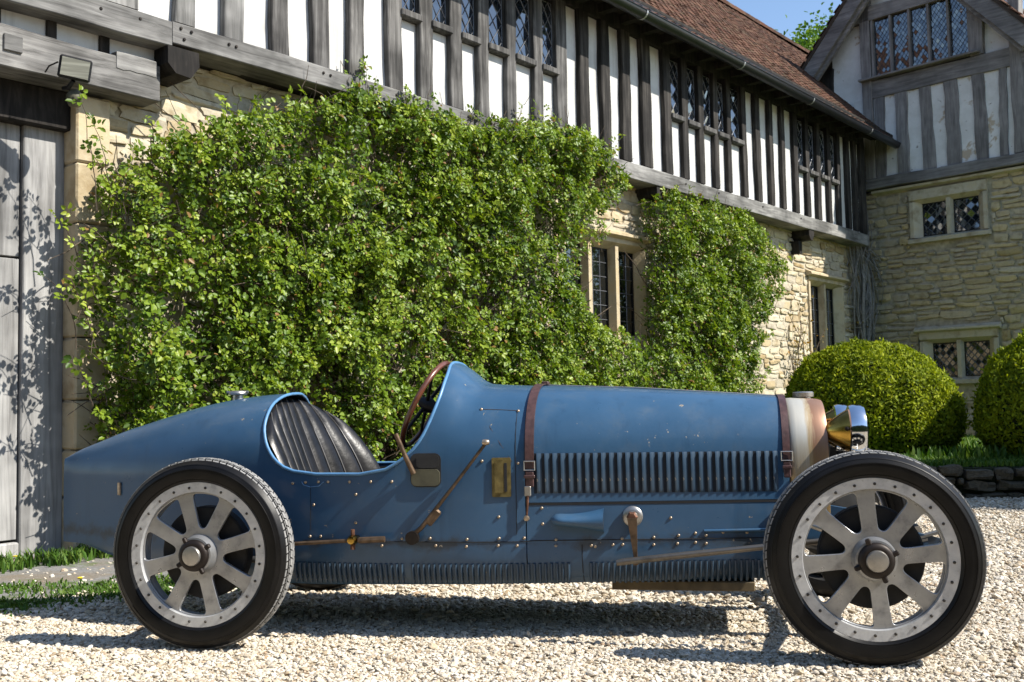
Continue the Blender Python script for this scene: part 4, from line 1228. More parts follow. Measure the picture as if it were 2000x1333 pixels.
# unseen hedge behind and left of the camera, added to cut sky fill
def hedge(pts, h, th, label):
    root = empty('sky_block_hedge', (pts[0][0], pts[0][1], 0), 0, label, 'hedge')
    g = np.random.default_rng(71)
    o = np.array([pts[0][0], pts[0][1]])
    mb = MB(); C = []; Nn = []
    for (a, b) in zip(pts, pts[1:]):
        a = np.array(a); b = np.array(b); L_ = np.linalg.norm(b - a); d = (b - a) / L_; nr = np.array([-d[1], d[0]])
        m = int(L_ / .8)
        for sd_ in (-1, 1):
            rows = []
            for j in range(8):
                z = h * j / 7
                P = np.array([np.append(a + d * L_ * i / m + nr * sd_ * th / 2, z) for i in range(m + 1)])
                w = .22 * snoise(P, 5, .35)
                P[:, :2] += (nr * sd_)[None] * w[:, None]; P[:, 2] += (.25 * snoise(P, 6, .2) if j == 7 else 0); P[:, :2] -= o
                rows.append([tuple(q) for q in P])
            mb.grid(rows)
            n = int(L_ * 260)
            q = np.concatenate([a + d * g.uniform(0, L_, n)[:, None] + nr * sd_ * th / 2, g.uniform(0, h, n)[:, None]], 1)
            q[:, :2] += (nr * sd_)[None] * (.22 * snoise(q, 5, .35) + g.uniform(-.02, .14, n))[:, None]; q[:, :2] -= o
            C.append(q); Nn.append(unit(np.append(nr * sd_, .3)[None] + g.normal(0, .6, (n, 3))))
        tp = np.array([[a + nr * th / 2, b + nr * th / 2], [a - nr * th / 2, b - nr * th / 2]]) - o
        mb.grid([[(*q, h) for q in r_] for r_ in tp])
    mb.build('blocker_body', MAT['bush_core'], root, 60)
    C = np.concatenate(C); Nn = np.concatenate(Nn); n = len(C); L2 = g.uniform(.10, .2, n)
    V, F = leaf_geo(C, Nn, g.normal(0, 1, (n, 3)), L2, L2 * .6)
    tag(link('foliage', np_mesh('foliage', V, F, MAT['tree_leaf'], np.repeat(np.clip(g.normal(.25, .2, n), 0, 1), 6)), root), kind='stuff')
hedge([(-9.5, 1.0), (-9.0, -6.5), (14.0, -7.5)], 5.2, 1.2, 'tall dark hedge added out of view behind the camera to block sky light')
# tree beyond the roof
def tree(x, y, H, cr, label):
    root = empty('garden_tree', (x, y, 0), 0, label, 'tree')
    rr = random.Random(3); g = np.random.default_rng(3)
    mb = MB(); mb.tube([(0, 0, 0), (.1, 0, H * .3), (0, .1, H * .55), (.1, 0, H * .8)], [.28, .22, .16, .07], 10); mb.build('trunk', MAT['bark'], root, 60)
    cl = []
    for k in range(9):
        a = rr.uniform(0, 6.28); e = Vector((math.cos(a) * cr * rr.uniform(.5, .9), math.sin(a) * cr * rr.uniform(.5, .9), H * rr.uniform(.62, .95)))
        mb = MB(); mb.tube([(0, .05, H * rr.uniform(.4, .65)), e * .5 + Vector((0, 0, H * .35)), e], [.09, .05, .02], 6); mb.build('limb', MAT['bark'], root, 60)
        cl.append(e)
    C = []
    for k in range(130):
        a = rr.uniform(0, 6.28); q = rr.random() ** .5; zz = rr.uniform(-1, 1)
        c = np.array([math.cos(a) * q * cr, math.sin(a) * q * cr, H * .72 + zz * H * .26 * math.sqrt(max(0, 1 - q * q * .8))])
        C.append(c + g.normal(0, .30, (420, 3)))
    C = np.concatenate(C); n = len(C)
    Nn = unit(g.normal(0, .7, (n, 3)) + np.array([.2, -.2, .7])); D = g.normal(0, 1, (n, 3)); L_ = g.uniform(.08, .15, n)
    V, F = leaf_geo(C, Nn, D, L_, L_ * .65)
    tag(link('crown', np_mesh('crown', V, F, MAT['tree_leaf'], np.repeat(np.clip(g.normal(.5, .25, n), 0, 1), 6)), root), kind='stuff')
tree(7.9, 26.5, 10.4, 3.0, 'leafy green tree showing above the tiled roof')

# grass blades: lawn tops, weeds along the foot of the door, tufts on the apron
def blades(name, C, h, seed, label, cat, lean=.5, mat='grass', wd=.006):
    g = np.random.default_rng(seed); n = len(C)
    a = g.uniform(0, 6.283, n); H = h * g.uniform(.5, 1.3, n)
    dr = np.stack([np.cos(a), np.sin(a), np.zeros(n)], 1); sd_ = np.stack([-np.sin(a), np.cos(a), np.zeros(n)], 1) * (wd * g.uniform(.6, 1.4, n))[:, None]
    up2 = np.array([0, 0, 1.])
    le = g.uniform(.1, lean, n)
    m = C + (up2 * .6 + dr * (le * .35)[:, None]) * H[:, None]; t = C + (up2 + dr * le[:, None]) * H[:, None] * np.array([1, 1, .95])
    V = np.stack([C - sd_, C + sd_, m + sd_ * .8, m - sd_ * .8, t], 1).reshape(-1, 3)
    i = np.arange(n)[:, None] * 5
    F = np.concatenate([i + np.array([[0, 1, 2]]), i + np.array([[0, 2, 3]]), i + np.array([[3, 2, 4]])])
    me = np_mesh(name, V, F, MAT[mat], np.repeat(np.clip(g.normal(.5, .25, n), 0, 1), 5))
    return tag(link(name, me), label, cat, kind='stuff')
g = np.random.default_rng(55)
n = 26000
C = np.stack([g.uniform(2.2, 7.5, n), 8.9 + g.exponential(2.2, n), np.full(n, .262)], 1)
ex = np.interp(C[:, 0], [p[0] for p in lawn_edge], [p[1] for p in lawn_edge])
C = C[(C[:, 1] > ex + .02) & (C[:, 1] < 19)]
blades('lawn_grass', C, .055, 1, 'short green lawn grass around the clipped domes', 'grass', 1.0)
def along(s0, s1, o0, o1, n, seed, clump=14):
    g = np.random.default_rng(seed)
    cs, co = g.uniform(s0, s1, max(3, n // clump)), g.uniform(o0, o1, max(3, n // clump))
    k = g.integers(0, len(cs), n)
    s = cs[k] + g.normal(0, .035, n); o = co[k] + g.normal(0, .03, n)
    P = np.array([W0.x, W0.y, 0]) + s[:, None] * BAS[0] + o[:, None] * BAS[1]; P[:, 2] = .004
    return P
blades('weeds', along(-1.2, 1.6, -.40, -.08, 2600, 3), .075, 4, 'tall green weeds and grass along the foot of the plank door', 'weeds', .9, wd=.007)
def tufts(cs, n, spread, seed):
    g = np.random.default_rng(seed); out = []
    for (x, y, q) in cs:
        m = int(n * q); out.append(np.stack([x + g.normal(0, spread * 1.7, m), y + g.normal(0, spread, m), np.full(m, .006)], 1))
    return np.concatenate(out)
cs = [(-1.95, 5.25, 1), (-1.75, 5.4, 1), (-1.6, 5.18, 1.2), (-2.1, 5.1, .8), (-1.9, 5.02, 1), (-1.7, 5.05, 1), (-2.55, 5.25, 1), (-2.45, 4.72, 1.5), (-2.3, 4.82, 1), (-2.65, 4.62, 1.4), (-1.45, 5.3, 1), (-1.3, 5.6, 1.2), (-1.15, 5.9, 1), (-1.6, 5.75, 1), (-.95, 6.1, 1)]
blades('apron_grass', tufts(cs, 420, .09, 8), .022, 9, 'low moss and grass growing through the worn tarmac', 'grass', 1.2, wd=.005)
cs = [(4.35, 9.9, 1), (4.2, 10.0, 1), (4.9, 11.6, 1.5), (4.6, 12.2, 1), (4.5, 9.7, .6)]
cc = tufts(cs, 130, .10, 18); cc[:, 2] = .262
blades('border_plants', cc, .13, 19, 'upright leafy border plants between the two clipped domes', 'plants', .5, wd=.014)
# dandelions on the apron
for k, (x, y, lb) in enumerate(((-2.20, 5.22, 'yellow dandelion on the tarmac behind the rear wheel'), (-2.93, 6.05, 'yellow flower in the weeds under the plank door'))):
    root = empty('dandelion', (x, y, .006), 0, lb, 'flower', 'small yellow flowers')
    mb = MB(); mb.tube([(0, 0, 0), (.005, 0, .05)], .003, 5); mb.build('flower_stem', MAT['grass'], root)
    mb = MB(); mb.lathe([(0, .047), (.010, .049), (.014, .055), (.007, .058), (0, .057)], 10, 'z'); mb.build('flower_head', MAT['yellow'], root)

# ================================================================== floodlight on the lintel
fl = empty('floodlight', wall_pt(-.05, -.215, 3.0), math.pi / 2 - AL, 'black floodlight with sensor fixed to the oak lintel above the door', 'floodlight')
rotx = Matrix.Rotation(R_(-24), 3, 'Z') @ Matrix.Rotation(R_(10), 3, 'X') @ Matrix.Rotation(R_(7), 3, 'Y')
mb = MB(); mb.box((0, -.14, -.02), (.185, .05, .135), rotx, .01); mb.build('housing', MAT['iron'], fl)
t = NT('lamp_glass'); nn = t.noise(t.coord((2, 2, 60)), 1., 2); t.p(Base_Color=t.ramp(nn, [(.4, (.20, .20, .165)), (.6, (.30, .30, .25))]), Roughness=.15)
mb = MB(); mb.box(rotx @ Vector((0, -.027, 0)) + Vector((0, -.14, -.02)), (.158, .006, .108), rotx); mb.build('lens', t.m, fl)
mb = MB(); mb.tube([(0, -.12, -.09), (.0, -.06, -.12), (0, .0, -.11)], .014, 8); mb.build('bracket', MAT['iron'], fl)
mb = MB(); mb.tube([(-.10, -.13, .0), (-.13, -.08, -.02), (-.12, -.01, -.04)], .005, 6); mb.build('cable', MAT['iron'], fl)
mb = MB(); mb.lathe([(0, -.23), (.035, -.225), (.05, -.19), (.05, -.16), (.03, -.13), (0, -.13)], 14, 'z', (.04, -.06, 0)); mb.build('sensor', MAT['olive'], fl, 40)
# ================================================================== the car
# car frame: x forward from the rear axle, y to the far side, z up
BW = interp([-.98, -.9, -.8, -.6, -.4, -.2, 0, .2, .4, .7, .95, 1.2, 1.5, 1.8, 2.17], [.010, .045, .085, .160, .225, .278, .320, .352, .376, .398, .400, .380, .345, .305, .258])
BT = interp([-.98, -.897, -.796, -.67, -.546, -.423, -.301, -.204, -.107, -.012, .083, .154, .30, .6, .829, .844, .873, .906, .949, .993, 1.058, 1.2, 1.5, 1.71, 1.92, 2.18],
            [.684, .724, .760, .804, .839, .873, .904, .923, .937, .948, .953, .953, .97, 1.04, 1.066, 1.068, 1.056, 1.032, .996, .976, .970, .962, .947, .932, .917, .896])
BB = interp([-.98, -.94, -.88, -.80, -.70, -.55, -.3, 0, .3, .6, 1.4, 2.2], [.40, .350, .320, .300, .275, .250, .215, .20, .195, .20, .212, .225])
BS = interp([-.98, -.5, -.1, 0, 1.0, 1.2, 1.6, 2.18], [.60, .60, .628, .630, .630, .645, .65, .64])
BP = interp([-.98, -.3, .2, .85, 1.2, 2.2], [.95, .90, .86, .80, .78, .76])
ARC = 20
def sec(x, k):
    """point k of the half section at x (near side), k = 0 under the keel .. top centre"""
    w, zt, zb, zs, p = BW(x), BT(x), BB(x), BS(x), BP(x)
    zc = min(.315, zb + .32 * (zs - zb))
    low = [(0, zb), (w * .5, zb), (w * .86, zb), (w * .955, zb + .35 * (zc - zb)), (w * .985, zb + .75 * (zc - zb)), (w, zc)]
    if k < 6: return low[k]
    if k < 11:
        t = (k - 5) / 5.; return (w, zc + (zs - zc) * t)
    ph = ((k - 10) / ARC) ** 1.45 * math.pi / 2
    return (w * max(math.cos(ph), 0) ** p, zs + (zt - zs) * math.sin(ph) ** p)
NK = 10 + ARC
EA = interp([.63, .632, .637, .648, .665, .70, .76, .83, .90, .945, .96], [.36, .325, .285, .240, .205, .165, .128, .108, .105, .120, .150])
EBz = interp([.63, .632, .637, .648, .675, .71, .742, .797, .874, .945, 1.01, 1.075], [.545, .580, .615, .652, .702, .748, .778, .810, .840, .858, .862, .846])
def edge_x(k, f, x):
    for _ in range(80):
        x = x * .6 + .4 * f(sec(x, k)[1])
    return x
def side_y(x, z):
    """half width of the body side at height z (below the arch)"""
    best = None
    ks = [sec(x, k) for k in range(2, NK + 1)]
    for a, b in zip(ks, ks[1:]):
        if a[1] <= z <= b[1] and b[1] > a[1]:
            t = (z - a[1]) / (b[1] - a[1]); return a[0] + (b[0] - a[0]) * t
    return ks[0][0]
car = empty('vintage_racing_car', CAR0, -TH, 'blue open-cockpit vintage racing car with silver spoked wheels on the gravel', 'car')
def V3(x, s, k):
    y, z = sec(x, k); return (x, s * y, z)
# body shell: tail, cockpit sides, scuttle
mb = MB()
XF = 1.192
XT = [-.98 + .02 * i for i in range(5)] + list(np.linspace(-.88, .0, 34)[1:])
for sgn in (-1, 1):
    xa0 = edge_x(10, EA, .3); xb0 = edge_x(10, EBz, .6)
    ur = np.concatenate([np.linspace(0, .08, 6), np.linspace(.08, 1, 40)[1:]])
    uf = np.linspace(0, 1, 22) ** 1.15
    um = np.linspace(0, 1, 12)
    xlow = list(-.98 + (xa0 + .98) * ur) + list(xa0 + (xb0 - xa0) * um[1:-1]) + list(xb0 + (XF - xb0) * uf)
    mb.grid([[V3(x, sgn, k) for x in xlow] for k in range(0, 11)])
    rr_, rf_ = [], []
    for k in range(10, NK + 1):
        xa = edge_x(k, EA, .15); xb = edge_x(k, EBz, .8)
        rr_.append([V3(-.98 + (xa + .98) * u, sgn, k) for u in ur]); rf_.append([V3(xb + (XF - xb) * u, sgn, k) for u in uf])
    mb.grid(rr_); mb.grid(rf_)
# knife edge of the tail
mb.add([V3(-.98, s, k) for s in (-1, 1) for k in range(NK + 1)], [(k, k + 1, NK + 2 + k, NK + 1 + k) for k in range(NK)])
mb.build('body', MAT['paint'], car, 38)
# side valance below the bonnet
mb = MB()
vx = np.linspace(1.196, 2.16, 22)
for sgn in (-1, 1):
    def vrow(x):
        pts = [V3(x, sgn, k) for k in range(0, 8)]
        return pts + [(x, sgn * BW(x), .482), (x, sgn * BW(x), .510), (x, sgn * (BW(x) - .02), .510)]
    mb.grid([vrow(x) for x in vx])
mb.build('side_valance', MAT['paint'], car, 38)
# bonnet
mb = MB()
bx_ = np.linspace(1.200, 2.168, 30)
def brow(x, grow=0.):
    pts = []
    for sgn in (-1, 1):
        q = [(x, sgn * (BW(x) + grow), .518)] + [(x, sgn * (BW(x) + grow), .518 + (BS(x) - .518) * t) for t in (.3, .65)]
        for k in range(10, NK + 1):
            y, z = sec(x, k); ny, nz = y / max(BW(x), 1e-3), (z - BS(x)) / (BT(x) - BS(x))
            L_ = math.hypot(ny, nz) or 1
            q.append((x, sgn * (y + grow * ny / L_), z + grow * nz / L_))
        pts += q if sgn < 0 else q[::-1][1:]
    return pts
mb.grid([brow(x, .002) for x in bx_])
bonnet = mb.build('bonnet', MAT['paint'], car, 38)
# dark inside faces that close the gaps
mb = MB()
mb.grid([[(x, y * .985, z - .004) for (x, y, z) in brow(x0, -.006)] for x0 in (1.17, 1.24)])
mb.build('bonnet_seal', MAT['black_gap'], bonnet)
mb = MB(); mb.tube([(1.205, 0, .9655), (1.6, 0, .9455), (2.165, 0, .9005)], .0035, 6); mb.build('hinge', MAT['steel'], bonnet)
# long shadow gap rail under the bonnet
for sgn in (-1, 1):
    mb = MB()
    mb.grid([[(x, sgn * (BW(x) - .003), .506), (x, sgn * (BW(x) + .0015), .5075), (x, sgn * (BW(x) + .0015), .5185), (x, sgn * (BW(x) - .003), .520)] for x in vx])
    mb.build('bonnet_gap', MAT['black_gap'], car)
# louvres
def frame(x, z, s=-1):
    """point on the side and its rotation: local x forward along the skin, y out of the body, z up along the skin"""
    e = .01
    p = Vector((x, s * side_y(x, z), z)); q = Vector((x + e, s * side_y(x + e, z), z)); u = Vector((x, s * side_y(x, z + e), z + e))
    ax = (q - p).normalized(); az = (u - p).normalized(); out = ax.cross(az) * (1 if s < 0 else -1)
    if out.y * s < 0: out = -out
    az = out.cross(ax) if False else (az - ax * az.dot(ax)).normalized()
    m = Matrix((ax, out, az)).transposed()
    return p, m
def place(name, me, x, z, parent, lift=0., s=-1, spin=0.):
    p, m = frame(x, z, s)
    o = link(name, me, parent)
    if m.determinant() < 0:
        m = Matrix((-m.col[0], m.col[1], m.col[2])).transposed()
    o.matrix_local = Matrix.Translation(p + m @ Vector((0, lift, 0))) @ m.to_4x4() @ Matrix.Rotation(spin, 4, 'Y')
    return o
def louvre_mesh(w, h, d, open_w):
    """pressed louvre standing proud of the skin: ramp falls forward, mouth opens to the rear"""
    mb = MB()
    zs_ = [-h / 2, -h / 2 + .012, h / 2 - .008, h / 2]
    dd = [0, d, d, .0]
    rows = []
    for z, q in zip(zs_, dd):
        rows.append([(-w / 2, q, z), (-w / 2 + .002, q + .0005, z), (0, q * .62, z), (w / 2, 0.0, z)])
    mb.grid(rows)
    mb.cm = 1
    mb.add([(-w / 2 - .0005, .0006, zs_[0]), (-w / 2 - .0005, .0006, zs_[3]), (-w / 2 - open_w, .0006, zs_[3]), (-w / 2 - open_w, .0006, zs_[0])], [(0, 1, 2, 3)])
    mb.add([(-w / 2 + .0005, 0, zs_[0] + .004), (-w / 2 + .0005, d, zs_[1]), (-w / 2 + .0005, d, zs_[2]), (-w / 2 + .0005, 0, zs_[3] - .002)], [(0, 1, 2, 3)])
    return mb.mesh('louvre', [MAT['paint'], MAT['louvre_slot']], 50)
lm = louvre_mesh(.0180, .150, .0075, .0122)
NL = 30
for i in range(NL):
    x = 1.247 + (2.118 - 1.247) * i / (NL - 1); z = .627 - .006 * i / NL
    for s in (-1,):
        o = place('louvre', lm, x, z, bonnet, .003, s)
        # keep upright on the flat side
        o.matrix_local = Matrix.Translation((x, -BW(x) - .003, z)) @ Matrix(((frame(x, .56)[1].col[0]), Vector((0, -1, 0)), Vector((0, 0, 1)))).transposed().to_4x4()
# ribs pressed into the lower edge
def rib_mesh(h, r, d):
    mb = MB(); rows = []
    for t in np.linspace(0, 1, 6):
        z = -h / 2 + h * t; q = d * math.sin(math.pi * (.12 + .76 * t)) ** .5
        rows.append([(r * math.cos(a), q * math.sin(a), z) for a in np.linspace(0, math.pi, 6)])
    mb.grid(rows); return mb.mesh('rib', MAT['paint'], 60)
rm = rib_mesh(.080, .0062, .014)
xs_ = list(np.arange(.265, 1.36, .0212)) + list(np.arange(1.43, 2.09, .0212))
for x in xs_:
    if .72 < x < .735: continue
    place('rib', rm, x, .246 + .006 * x, car, 0.0)
# rivets and screw heads along the seams
mb = MB(); mb.lathe([(.0062, -.001), (.0058, .002), (.0035, .0042), (0, .0048)], 8, 'y'); rv = mb.mesh('rivet', MAT['rivet'], 60)
RIV = [(.258, .595), (.314, .599), (.370, .601), (.411, .601), (.502, .601), (.590, .601), (.676, .601), (.528, .552), (.349, .511), (.526, .444), (.332, .388), (.377, .389), (.631, .385), (.633, .357), (.714, .385), (.825, .386), (.847, .359), (.969, .383), (.966, .356), (1.091, .386), (1.087, .359), (1.158, .358), (1.185, .386), (1.304, .380), (1.303, .357), (1.434, .356), (1.449, .352), (1.514, .358), (1.548, .381), (1.550, .358), (1.665, .383), (1.664, .356), (1.756, .389), (1.751, .359), (1.818, .396), (1.817, .362), (1.857, .388), (1.856, .358), (1.919, .398), (2.006, .397), (1.031, .676), (1.161, .862), (1.017, .871), (1.168, .666), (1.091, .466), (1.253, .497), (1.255, .438), (1.729, .454)]
for (x, z) in RIV: place('rivet', rv, x, z, car, .001)
# lapped seam and vertical joints
def seam(name, pts, r, mat, lift=.0008):
    mb = MB(); mb.tube([frame(x, z)[0] + frame(x, z)[1] @ Vector((0, lift, 0)) for x, z in pts], r, 5); return mb.build(name, mat, car)
seam('seam', [(x, .3725 + .004 * (x > 1.2)) for x in np.linspace(.30, 2.10, 40)], .0016, MAT['black_gap'])
seam('seam', [(1.400, z) for z in np.linspace(.215, .36, 8)], .0016, MAT['black_gap'])
seam('seam', [(1.158, z) for z in np.linspace(.40, .86, 12)], .0013, MAT['black_gap'])
seam('lock_wire', [(1.017, .871), (1.09, .868), (1.161, .863)], .0010, MAT['bronze_rod'])
seam('lock_wire', [(1.017, .871), (1.06, .80), (1.10, .74), (1.145, .672)], .0007, MAT['bronze_rod'])
seam('seam', [(.335, z) for z in np.linspace(.41, .585, 8)], .0010, MAT['black_gap'])
seam('patch_edge', [(.297, .601), (.305, .588), (.335, .580), (.372, .584), (.392, .600)], .0018, MAT['paint_edge'])
# cockpit rim bead, right round the opening
near = [V3(edge_x(k, EA, .15), -1, k) for k in range(NK, 9, -1)]
flr = [(x, -sec(x, 10)[0], sec(x, 10)[1]) for x in np.linspace(.36, .545, 8)[1:-1]]
frt = [V3(edge_x(k, EBz, .8), -1, k) for k in range(10, NK + 1)]
half = near + flr + frt
loop = half + [(p[0], -p[1], p[2]) for p in half[::-1][1:-1]]
mb = MB(); mb.tube(loop, .0065, 8, closed=True); mb.build('cockpit_rim', MAT['paint_edge'], car, 70)
# cockpit lining and floor
mb = MB()
for s in (-1, 1):
    mb.grid([[(x, s * (BW(x) - .016), z) for x in np.linspace(.02, 1.15, 16)] for z in (.34, .47, .615)])
mb.add([(.0, -.28, .27), (1.08, -.33, .27), (1.08, .33, .27), (.0, .28, .27)], [(0, 1, 2, 3)])
bh = [(1.08, -.97 * sec(1.08, k)[0], sec(1.08, k)[1] - .012) for k in range(6, NK + 1)] + [(1.08, .97 * sec(1.08, k)[0], sec(1.08, k)[1] - .012) for k in range(NK - 1, 5, -1)]
mb.add(bh, [tuple(range(len(bh)))])
mb.build('cockpit_lining', MAT['under'], car)
# seat: pleated bucket back wrapping round the opening
mb = MB()
NP = 9
def seat_pt(u, t, bulge):
    a = (u - .5) * 2          # -1 near .. 1 far
    z = .42 + (.520 - (.11 * abs(a) ** 2.4 if a < 0 else .09 * a ** 2.2)) * t
    wrap = (.02 if a < 0 else .17) * abs(a) ** 2.2 * (1 - .25 * t)
    x = .285 - .20 * t ** .9 + wrap + bulge + (.055 * a * math.sin(math.pi * t) if a > 0 else -.02 * a * math.sin(math.pi * t))
    return (x, a * (.350 - .030 * t) * math.cos(max(0, t - .80) * 3.2), z)
rows = []
for j in range(15):
    t = j / 14; row = []
    for i in range(NP * 6 + 1):
        u = i / (NP * 6); ph = (u * NP) % 1
        b = .014 * math.sin(math.pi * ph) ** .45 if t < .985 else 0
        row.append(seat_pt(u, t, b))
    rows.append(row)
rows.append([(p[0] - .05, p[1], p[2] + .004) for p in rows[-1]])
mb.grid(rows)
seat = mb.build('seat', MAT['leather'], car, 50)
for q in range(1, NP):
    pp = MB(); pp.tube([seat_pt(q / NP, t, .0045) for t in np.linspace(.05, .985, 18)], .0034, 6); pp.build('piping', MAT['leather_piping'], seat, 60)
mb = MB(); mb.box((.50, 0, .40), (.42, .56, .12), bev=.03); mb.build('seat_cushion', MAT['leather'], seat, 50)
# steering wheel
sw = empty('steering_wheel', (0, 0, 0)); sw.parent = car
ctr = Vector((.742, -.115, .896)); e1 = Vector((.47, 0, .883)).normalized(); e2 = Vector((0, 1, 0)); axn = e1.cross(e2)
mb = MB(); mb.tube([ctr + (e1 * math.cos(a) + e2 * math.sin(a)) * .188 for a in np.linspace(0, 2 * math.pi, 48, endpoint=False)], .0115, 8, closed=True); mb.build('rim', MAT['wood_wheel'], sw, 80)
for k in range(4):
    a = math.pi / 4 + k * math.pi / 2
    d_ = e1 * math.cos(a) + e2 * math.sin(a)
    mb = MB(); mb.tube([ctr + d_ * .02 - axn * .0, ctr + d_ * .186], [.009, .006], 6); mb.build('spoke', MAT['iron'], sw)
col_d = Vector((.883, 0, -.47))
mb = MB(); mb.tube([ctr - col_d * .03, ctr + col_d * .01, ctr + col_d * .05, ctr + col_d * .40], [.020, .034, .018, .016], 12); mb.build('column', MAT['iron'], sw, 50)
# gear lever pocket in the body side
def plate(name, x0, x1, z0, z1, rc, lift, mat, parent=car):
    pts = []
    for (cx, cz, a0) in ((x1 - rc, z1 - rc, 0), (x0 + rc, z1 - rc, 90), (x0 + rc, z0 + rc, 180), (x1 - rc, z0 + rc, 270)):
        for t in (0, 30, 60, 90): pts.append((cx + rc * math.cos(R_(a0 + t)), cz + rc * math.sin(R_(a0 + t))))
    mb = MB(); n = len(pts)
    f0 = [(p[0], -side_y(p[0], p[1]) - lift, p[1]) for p in pts]; f1 = [(p[0], -side_y(p[0], p[1]) + .004, p[1]) for p in pts]
    mb.add(f0 + f1, [tuple(range(n))] + [(i, (i + 1) % n, n + (i + 1) % n, n + i) for i in range(n)])
    return mb.build(name, mat, parent)
pk = plate('gear_gate', .752, .872, .580, .708, .024, .003, MAT['under'])
plate('gate_cover', .756, .868, .584, .648, .018, .008, MAT['olive'], pk)
plate('gate_panel', .775, .866, .652, .702, .018, .0055, MAT['under'], pk)
mb = MB(); mb.tube([(.768, -.415, .632), (.740, -.430, .70), (.708, -.442, .785)], [.011, .0095, .009], 8); mb.build('gear_lever', MAT['bronze_rod'], car, 60)
# outside hand brake
hb = empty('hand_brake', (0, 0, 0)); hb.parent = car
mb = MB(); mb.tube([(.752, -.425, .390), (.80, -.428, .43), (.93, -.432, .588), (1.055, -.436, .744)], [.010, .009, .0068, .0062], 8); mb.build('lever', MAT['bronze_rod'], hb, 60)
mb = MB(); mb.lathe([(0, -.015), (.010, -.012), (.012, 0), (.009, .012), (0, .015)], 10, 'x', (1.056, -.436, .748)); mb.build('knob', MAT['rivet'], hb, 60)
mb = MB(); mb.box((.845, -.428, .470), (.070, .016, .034), rot=Matrix.Rotation(R_(-50), 3, 'Y'), bev=.006); mb.build('pawl_box', MAT['bronze_rod'], hb)
mb = MB(); mb.lathe([(.0, -.02), (.026, -.018), (.026, .004), (.014, .012), (.014, .04)], 14, 'y', (.765, -.425, .392)); mb.build('pivot', MAT['dark_nut'], hb, 40)
# brass vent on the scuttle side
vb = plate('brass_vent', 1.069, 1.140, .541, .688, .004, .006, MAT['brass_old'])
plate('vent_slot', 1.115, 1.126, .560, .668, .003, .0075, MAT['black_gap'], vb)
plate('vent_flap', 1.080, 1.112, .556, .674, .004, .010, MAT['brass_old'], vb)
# leather bonnet straps
def strap(xc, width, z0, name='bonnet_strap'):
    root = None
    mb = MB(); path = []
    for sgn in (-1, 1):
        q = []
        z = z0
        while z < BS(xc) - .02: q.append((sgn * (BW(xc) + .006), z)); z += .04
        for k in range(10, NK + 1):
            y, zz = sec(xc, k); q.append((sgn * (y + .006 * y / BW(xc)), zz + .006 * (zz - BS(xc)) / (BT(xc) - BS(xc))))
        path += q if sgn < 0 else q[::-1][1:]
    sl = (BW(xc + .02) - BW(xc - .02)) / .04
    rows = []
    for (dx, th) in ((-width / 2, 0), (-width / 2, .004), (width / 2, .004), (width / 2, 0)):
        rows.append([(xc + dx, y * (1 + th / .3) + (sl * dx if y > 0 else -sl * dx) * min(1, abs(y) / BW(xc)), z + th * max(0, (z - BS(xc))) / .3) for (y, z) in path])
    mb.grid(rows + [rows[0]])
    root = mb.build(name, MAT['strap'], car, 40)
    yb = -BW(xc) - .014
    fr = MB(); fr.tube([(xc - .02, yb, z0 + .045), (xc + .02, yb, z0 + .045), (xc + .02, yb, z0 + .012), (xc - .02, yb, z0 + .012)], .0032, 6, closed=True); fr.build('buckle', MAT['steel'], root)
    lo = MB(); lo.box((xc, yb + .002, z0 - .022), (width * .95, .010, .058), bev=.003); lo.build('strap_end', MAT['strap'], root)
    kp = MB(); kp.box((xc, yb - .002, z0 - .012), (width * 1.25, .012, .012), bev=.002); kp.build('keeper', MAT['strap'], root)
    return root
s1_ = strap(1.212, .033, .628)
mb = MB(); mb.box((1.204, -.394, .562), (.026, .008, .038), bev=.003); mb.build('buckle_plate', MAT['steel'], s1_)
mb = MB(); mb.tube([(1.204, -.394, .545), (1.202, -.396, .50), (1.198, -.394, .462)], [.005, .004, .004], 6); mb.build('anchor_rod', MAT['rust'], s1_)
mb = MB(); mb.lathe([(0, -.012), (.009, -.010), (.012, 0), (.008, .012)], 10, 'y', (1.198, -.395, .461)); mb.build('anchor_stud', MAT['rivet'], s1_, 60)
s2_ = strap(2.160, .027, .648)
mb = MB(); mb.box((1.222, 0, .972), (.03, .05, .016), bev=.004); mb.build('strap_pad', MAT['strap'], s1_)
# radiator
mb = MB()
def rrow(x, g, zlo=.43):
    pts = []
    for sgn in (-1, 1):
        q = [(x, sgn * (.235 + g), zlo), (x, sgn * (.252 + g), .54), (x, sgn * (.258 + g), .62)]
        for k in range(10, NK + 1):
            ph = ((k - 10) / ARC) ** 1.45 * math.pi / 2
            q.append((x + .012 * math.sin(ph) * 0, sgn * (.258 + g) * max(math.cos(ph), 0) ** .74, .64 + (.252 + g) * math.sin(ph) ** .74))
        pts += q if sgn < 0 else q[::-1][1:]
    return pts
mb.grid([rrow(2.172, -.006), rrow(2.178, -.002), rrow(2.20, 0), rrow(2.27, -.003), rrow(2.300, -.006), rrow(2.312, -.010), rrow(2.314, -.020), rrow(2.300, -.030)])
rad = mb.build('radiator_shell', MAT['radiator'], car, 45)
mb = MB(); c0_ = rrow(2.298, -.028); mb.add(c0_, [tuple(range(len(c0_)))]); mb.build('radiator_core', MAT['under'], rad)
mb = MB(); mb.lathe([(.0, .884), (.030, .886), (.030, .893), (.040, .895), (.041, .911), (.036, .915), (0, .916)], 20, 'z', (2.252, 0, 0)); mb.build('radiator_cap', MAT['steel'], rad, 35)
